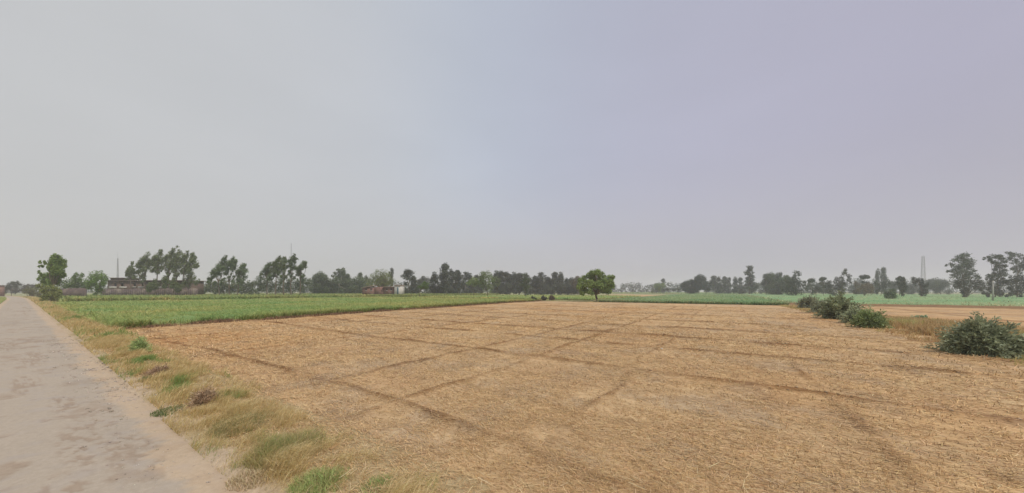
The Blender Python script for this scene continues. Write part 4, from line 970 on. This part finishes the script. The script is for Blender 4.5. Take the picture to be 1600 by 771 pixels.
# rubble wall in front
def rubble(label, x0, x1, Y, top, mat, name='brick_wall'):
    o = thing(name, label, 'wall', ((x0 + x1) / 2 / F * Y - 800 / F * Y, Y, 0))
    n = 46; bag = Bag(); X0 = (x0 - 800) / F * Y - o.location.x; X1 = (x1 - 800) / F * Y - o.location.x
    xs = np.linspace(X0, X1, n)
    zt_ = (EYE + (HY - top) / F * Y) * (.94 + .10 * (fbm(np.arange(n) * .35, np.arange(n) * 0, 4, 97) - .5) * 2 - .03 * rng.random(n))
    for i in range(n - 1):
        bag.box(xs[i], xs[i + 1] - .002, -.25 + rng.normal(0, .012), .25, 0, zt_[i])
    bag.make('masonry', M[mat], o)
    return o
rubble('low crumbling brown brick wall running in front of the long building', 158, 308, 119, 450.3, 'rubble')
rubble('dark purplish stone wall between the roadside tree and the rounded tree', 92, 134, 98, 450, 'rubble', 'stone_wall')

# farmhouse
YF = 136.0
fx = lambda px: (px - 800) / F * YF
fz = lambda py: EYE + (HY - py) / F * YF
f0 = thing('farmhouse', 'low red brick farmhouse with a whitewashed hut at its right end', 'house', (fx(597), YF, 0))
ox = fx(597)
def fb(name, mat, x0, x1, y0, y1, z0, z1, par=f0):
    bag = Bag(); bag.box(fx(x0) - ox, fx(x1) - ox, y0, y1, z0, z1); return bag.make(name, M[mat], par)
w = fb('wall', 'brick_red', 566, 584, 0, 5, 0, fz(449.5))
bag = Bag(); a0, a1 = fx(565) - ox, fx(585) - ox
bag.add([(a0, -.4, fz(450.5)), (a1, -.4, fz(447)), (a1, 5.4, fz(446.2)), (a0, 5.4, fz(449.7)), (a0, -.4, fz(450.5) + .2), (a1, -.4, fz(447) + .2), (a1, 5.4, fz(446.2) + .2), (a0, 5.4, fz(449.7) + .2)],
        [(0,3,2,1),(4,5,6,7),(0,1,5,4),(1,2,6,5),(2,3,7,6),(3,0,4,7)])
bag.make('roof', M['tin'], f0)
fb('wall', 'brick_red', 584.1, 599, .5, 5, 0, fz(448.5))
fb('wall', 'brick_red', 600, 617, .2, 5, 0, fz(449))
fb('roof', 'tin', 598, 617.4, -.3, 5.3, fz(449) + .003, fz(448.2))
for x0 in (570, 577, 588, 603, 610):
    fb('window', 'dark', x0, x0 + 2.2, -.06 if x0 < 584 else (.44 if x0 < 599 else .14), .46 if x0 < 600 else .19, fz(454), fz(450.5)) if False else None
for x0, yf in ((571, 0), (579, 0), (603, .2), (610, .2)):
    wd_ = fb('window', 'dark', x0, x0 + 2, yf - .05, yf - .004, fz(454), fz(451.2))
    bag = Bag(); bag.box(fx(x0) - ox - .1, fx(x0 + 2) - ox + .1, yf - .10, yf - .052, fz(454) - .15, fz(454) - .004); bag.make('sill', M['plaster'], wd_)
fb('hut_wall', 'plaster', 617.6, 627, -1, 4, 0, fz(446.5))
fb('hut_roof', 'tin', 617.2, 627.8, -1.3, 4.3, fz(446.5) + .003, fz(445.7))
fb('door', 'door_blue', 621.6, 624, -1.06, -1.004, 0, fz(449.5))

# pinkish house at the end of the road, left
YH = 150
h0 = thing('far_house', 'pinkish house wall cut by the left edge where the road ends', 'house', (-240.6, YH, 0))
bag = Bag(); bag.box(-7, 2.2, 0, 1.6, 0, 5.0); bag.make('wall', M['brick_red'], h0)
bag = Bag(); bag.box(-7.3, 2.5, -.3, 1.9, 5.003, 5.2); bag.make('roof', M['roof'], h0)

for px, top, r_, lb in ((234, 441, 4, 'small bushy tree before the brick building, first from the left'), (243, 436, 4.5, 'small green tree before the middle of the brick building'), (259, 433, 4.5, 'tallest small green tree standing before the brick building'), (271, 434.5, 4, 'small green tree before the right half of the brick building'), (279, 441, 4, 'low bushy tree before the right end of the brick building')):
    px_tree('small_tree', lb, 'tree', 116, (px, 460), [(px, top + 3, r_ * .7), (px - 2, top + 7, r_), (px + 2.5, top + 8, r_), (px, top + 12, r_), (px - 2.5, top + 14, r_ * .8)], (.095, .115, .045), leaf=.4, per=150, tr=.1, limbs=4, group='small trees before the brick building', shell=.2)
# ------------------------------------------------------------------ masts and poles
def lattice(name, label, px, Y, top, w0, w1, pt, cat='tower', bays=14, rr=.06):
    H_ = EYE + (HY - top) / F * Y
    o = thing(name, label, cat, ((px - 800) / F * Y, Y, 0), rotz=.4)
    cs = [(-1, -1), (1, -1), (1, 1), (-1, 1)]
    for cx, cy in cs:
        bag = Bag(); bag.tube([(cx * w0, cy * w0, 0), (cx * w1, cy * w1, H_)], [rr * 1.5, rr], 5); bag.make('leg', M['steel'], o)
    bag = Bag()
    for b in range(bays):
        t0, t1 = b / bays, (b + 1) / bays
        wa, wb = w0 + (w1 - w0) * t0, w0 + (w1 - w0) * t1
        for i in range(4):
            c0, c1 = cs[i], cs[(i + 1) % 4]
            bag.tube([(c0[0] * wa, c0[1] * wa, H_ * t0), (c1[0] * wb, c1[1] * wb, H_ * t1)], rr * .6, 4)
            bag.tube([(c1[0] * wa, c1[1] * wa, H_ * t0), (c0[0] * wb, c0[1] * wb, H_ * t1)], rr * .6, 4)
            bag.tube([(c0[0] * wb, c0[1] * wb, H_ * t1), (c1[0] * wb, c1[1] * wb, H_ * t1)], rr * .6, 4)
    bag.make('bracing', M['steel'], o)
    bag = Bag(); bag.tube([(0, 0, H_ - .4), (0, 0, H_ + pt)], rr * .8, 5); bag.make('antenna', M['steel'], o)
    return o
lattice('lattice_tower', 'tall pale lattice tower rising above the trees at right', 1442.5, 350, 401, 1.7, .8, 1.5, bays=16, rr=.10)
lattice('radio_mast', 'thin lattice radio mast behind the left end of the brick building', 184, 170, 404, .40, .12, 3.5, bays=16, rr=.035)
lattice('thin_mast', 'very thin faint mast above the broad eucalyptus group', 455, 230, 381, .22, .12, 1.0, 'mast', 20, .03)
PY = 72
po = thing('utility_pole', 'pale concrete pole standing in the crop before the dark trees at right', 'pole', ((1551.5 - 800) / F * PY, PY, 0))
hp = EYE + (HY - 439) / F * PY
bag = Bag(); bag.box(-.12, .12, -.10, .10, -.1, hp); bag.V[-1][4:] *= np.array([.6, .6, 1]); bag.make('post', M['concrete'], po)
bag = Bag(); bag.box(-.55, .55, -.14, -.075, hp - .5, hp - .38); bag.make('crossarm', M['steel'], po)

# a white pebble and a few stones on the field
for px, py, s_, lb in ((547, 716, .012, 'small white pebble lying on the near stubble'), (1034, 547, .05, 'pale stone lying on a bund in the middle of the field'), (1347, 659, .03, 'dark clod lying on the stubble at right')):
    X, Y = gp(px, py); nb = 26
    u = rng.normal(size=(nb, 3)); 
    import bmesh
    bm = bmesh.new(); bmesh.ops.create_icosphere(bm, subdivisions=2, radius=s_)
    for q in bm.verts: q.co *= .8 + .4 * rng.random(); q.co.z *= .65
    me = bpy.data.meshes.new('stone'); bm.to_mesh(me); bm.free(); me.materials.append(M['stone'] if 'dark' not in lb else M['bark'])
    o = bpy.data.objects.new('stone', me); o.location = (X, Y, .045); C.objects.link(o); tag(o, lb, 'stone')

# ------------------------------------------------------------------ haze
m, t, o = newmat('haze')
pv = t.nodes.new('ShaderNodeVolumePrincipled')
pv.inputs['Color'].default_value = (.97, .97, 1.0, 1); pv.inputs['Density'].default_value = 0.00075; pv.inputs['Anisotropy'].default_value = .2
t.links.new(pv.outputs[0], o.inputs['Volume'])
bag = Bag(); bag.box(-1600, 1600, -1600, 1600, -1.05, 46)
hz_ = bag.make('haze', m); tag(hz_, kind='stuff')
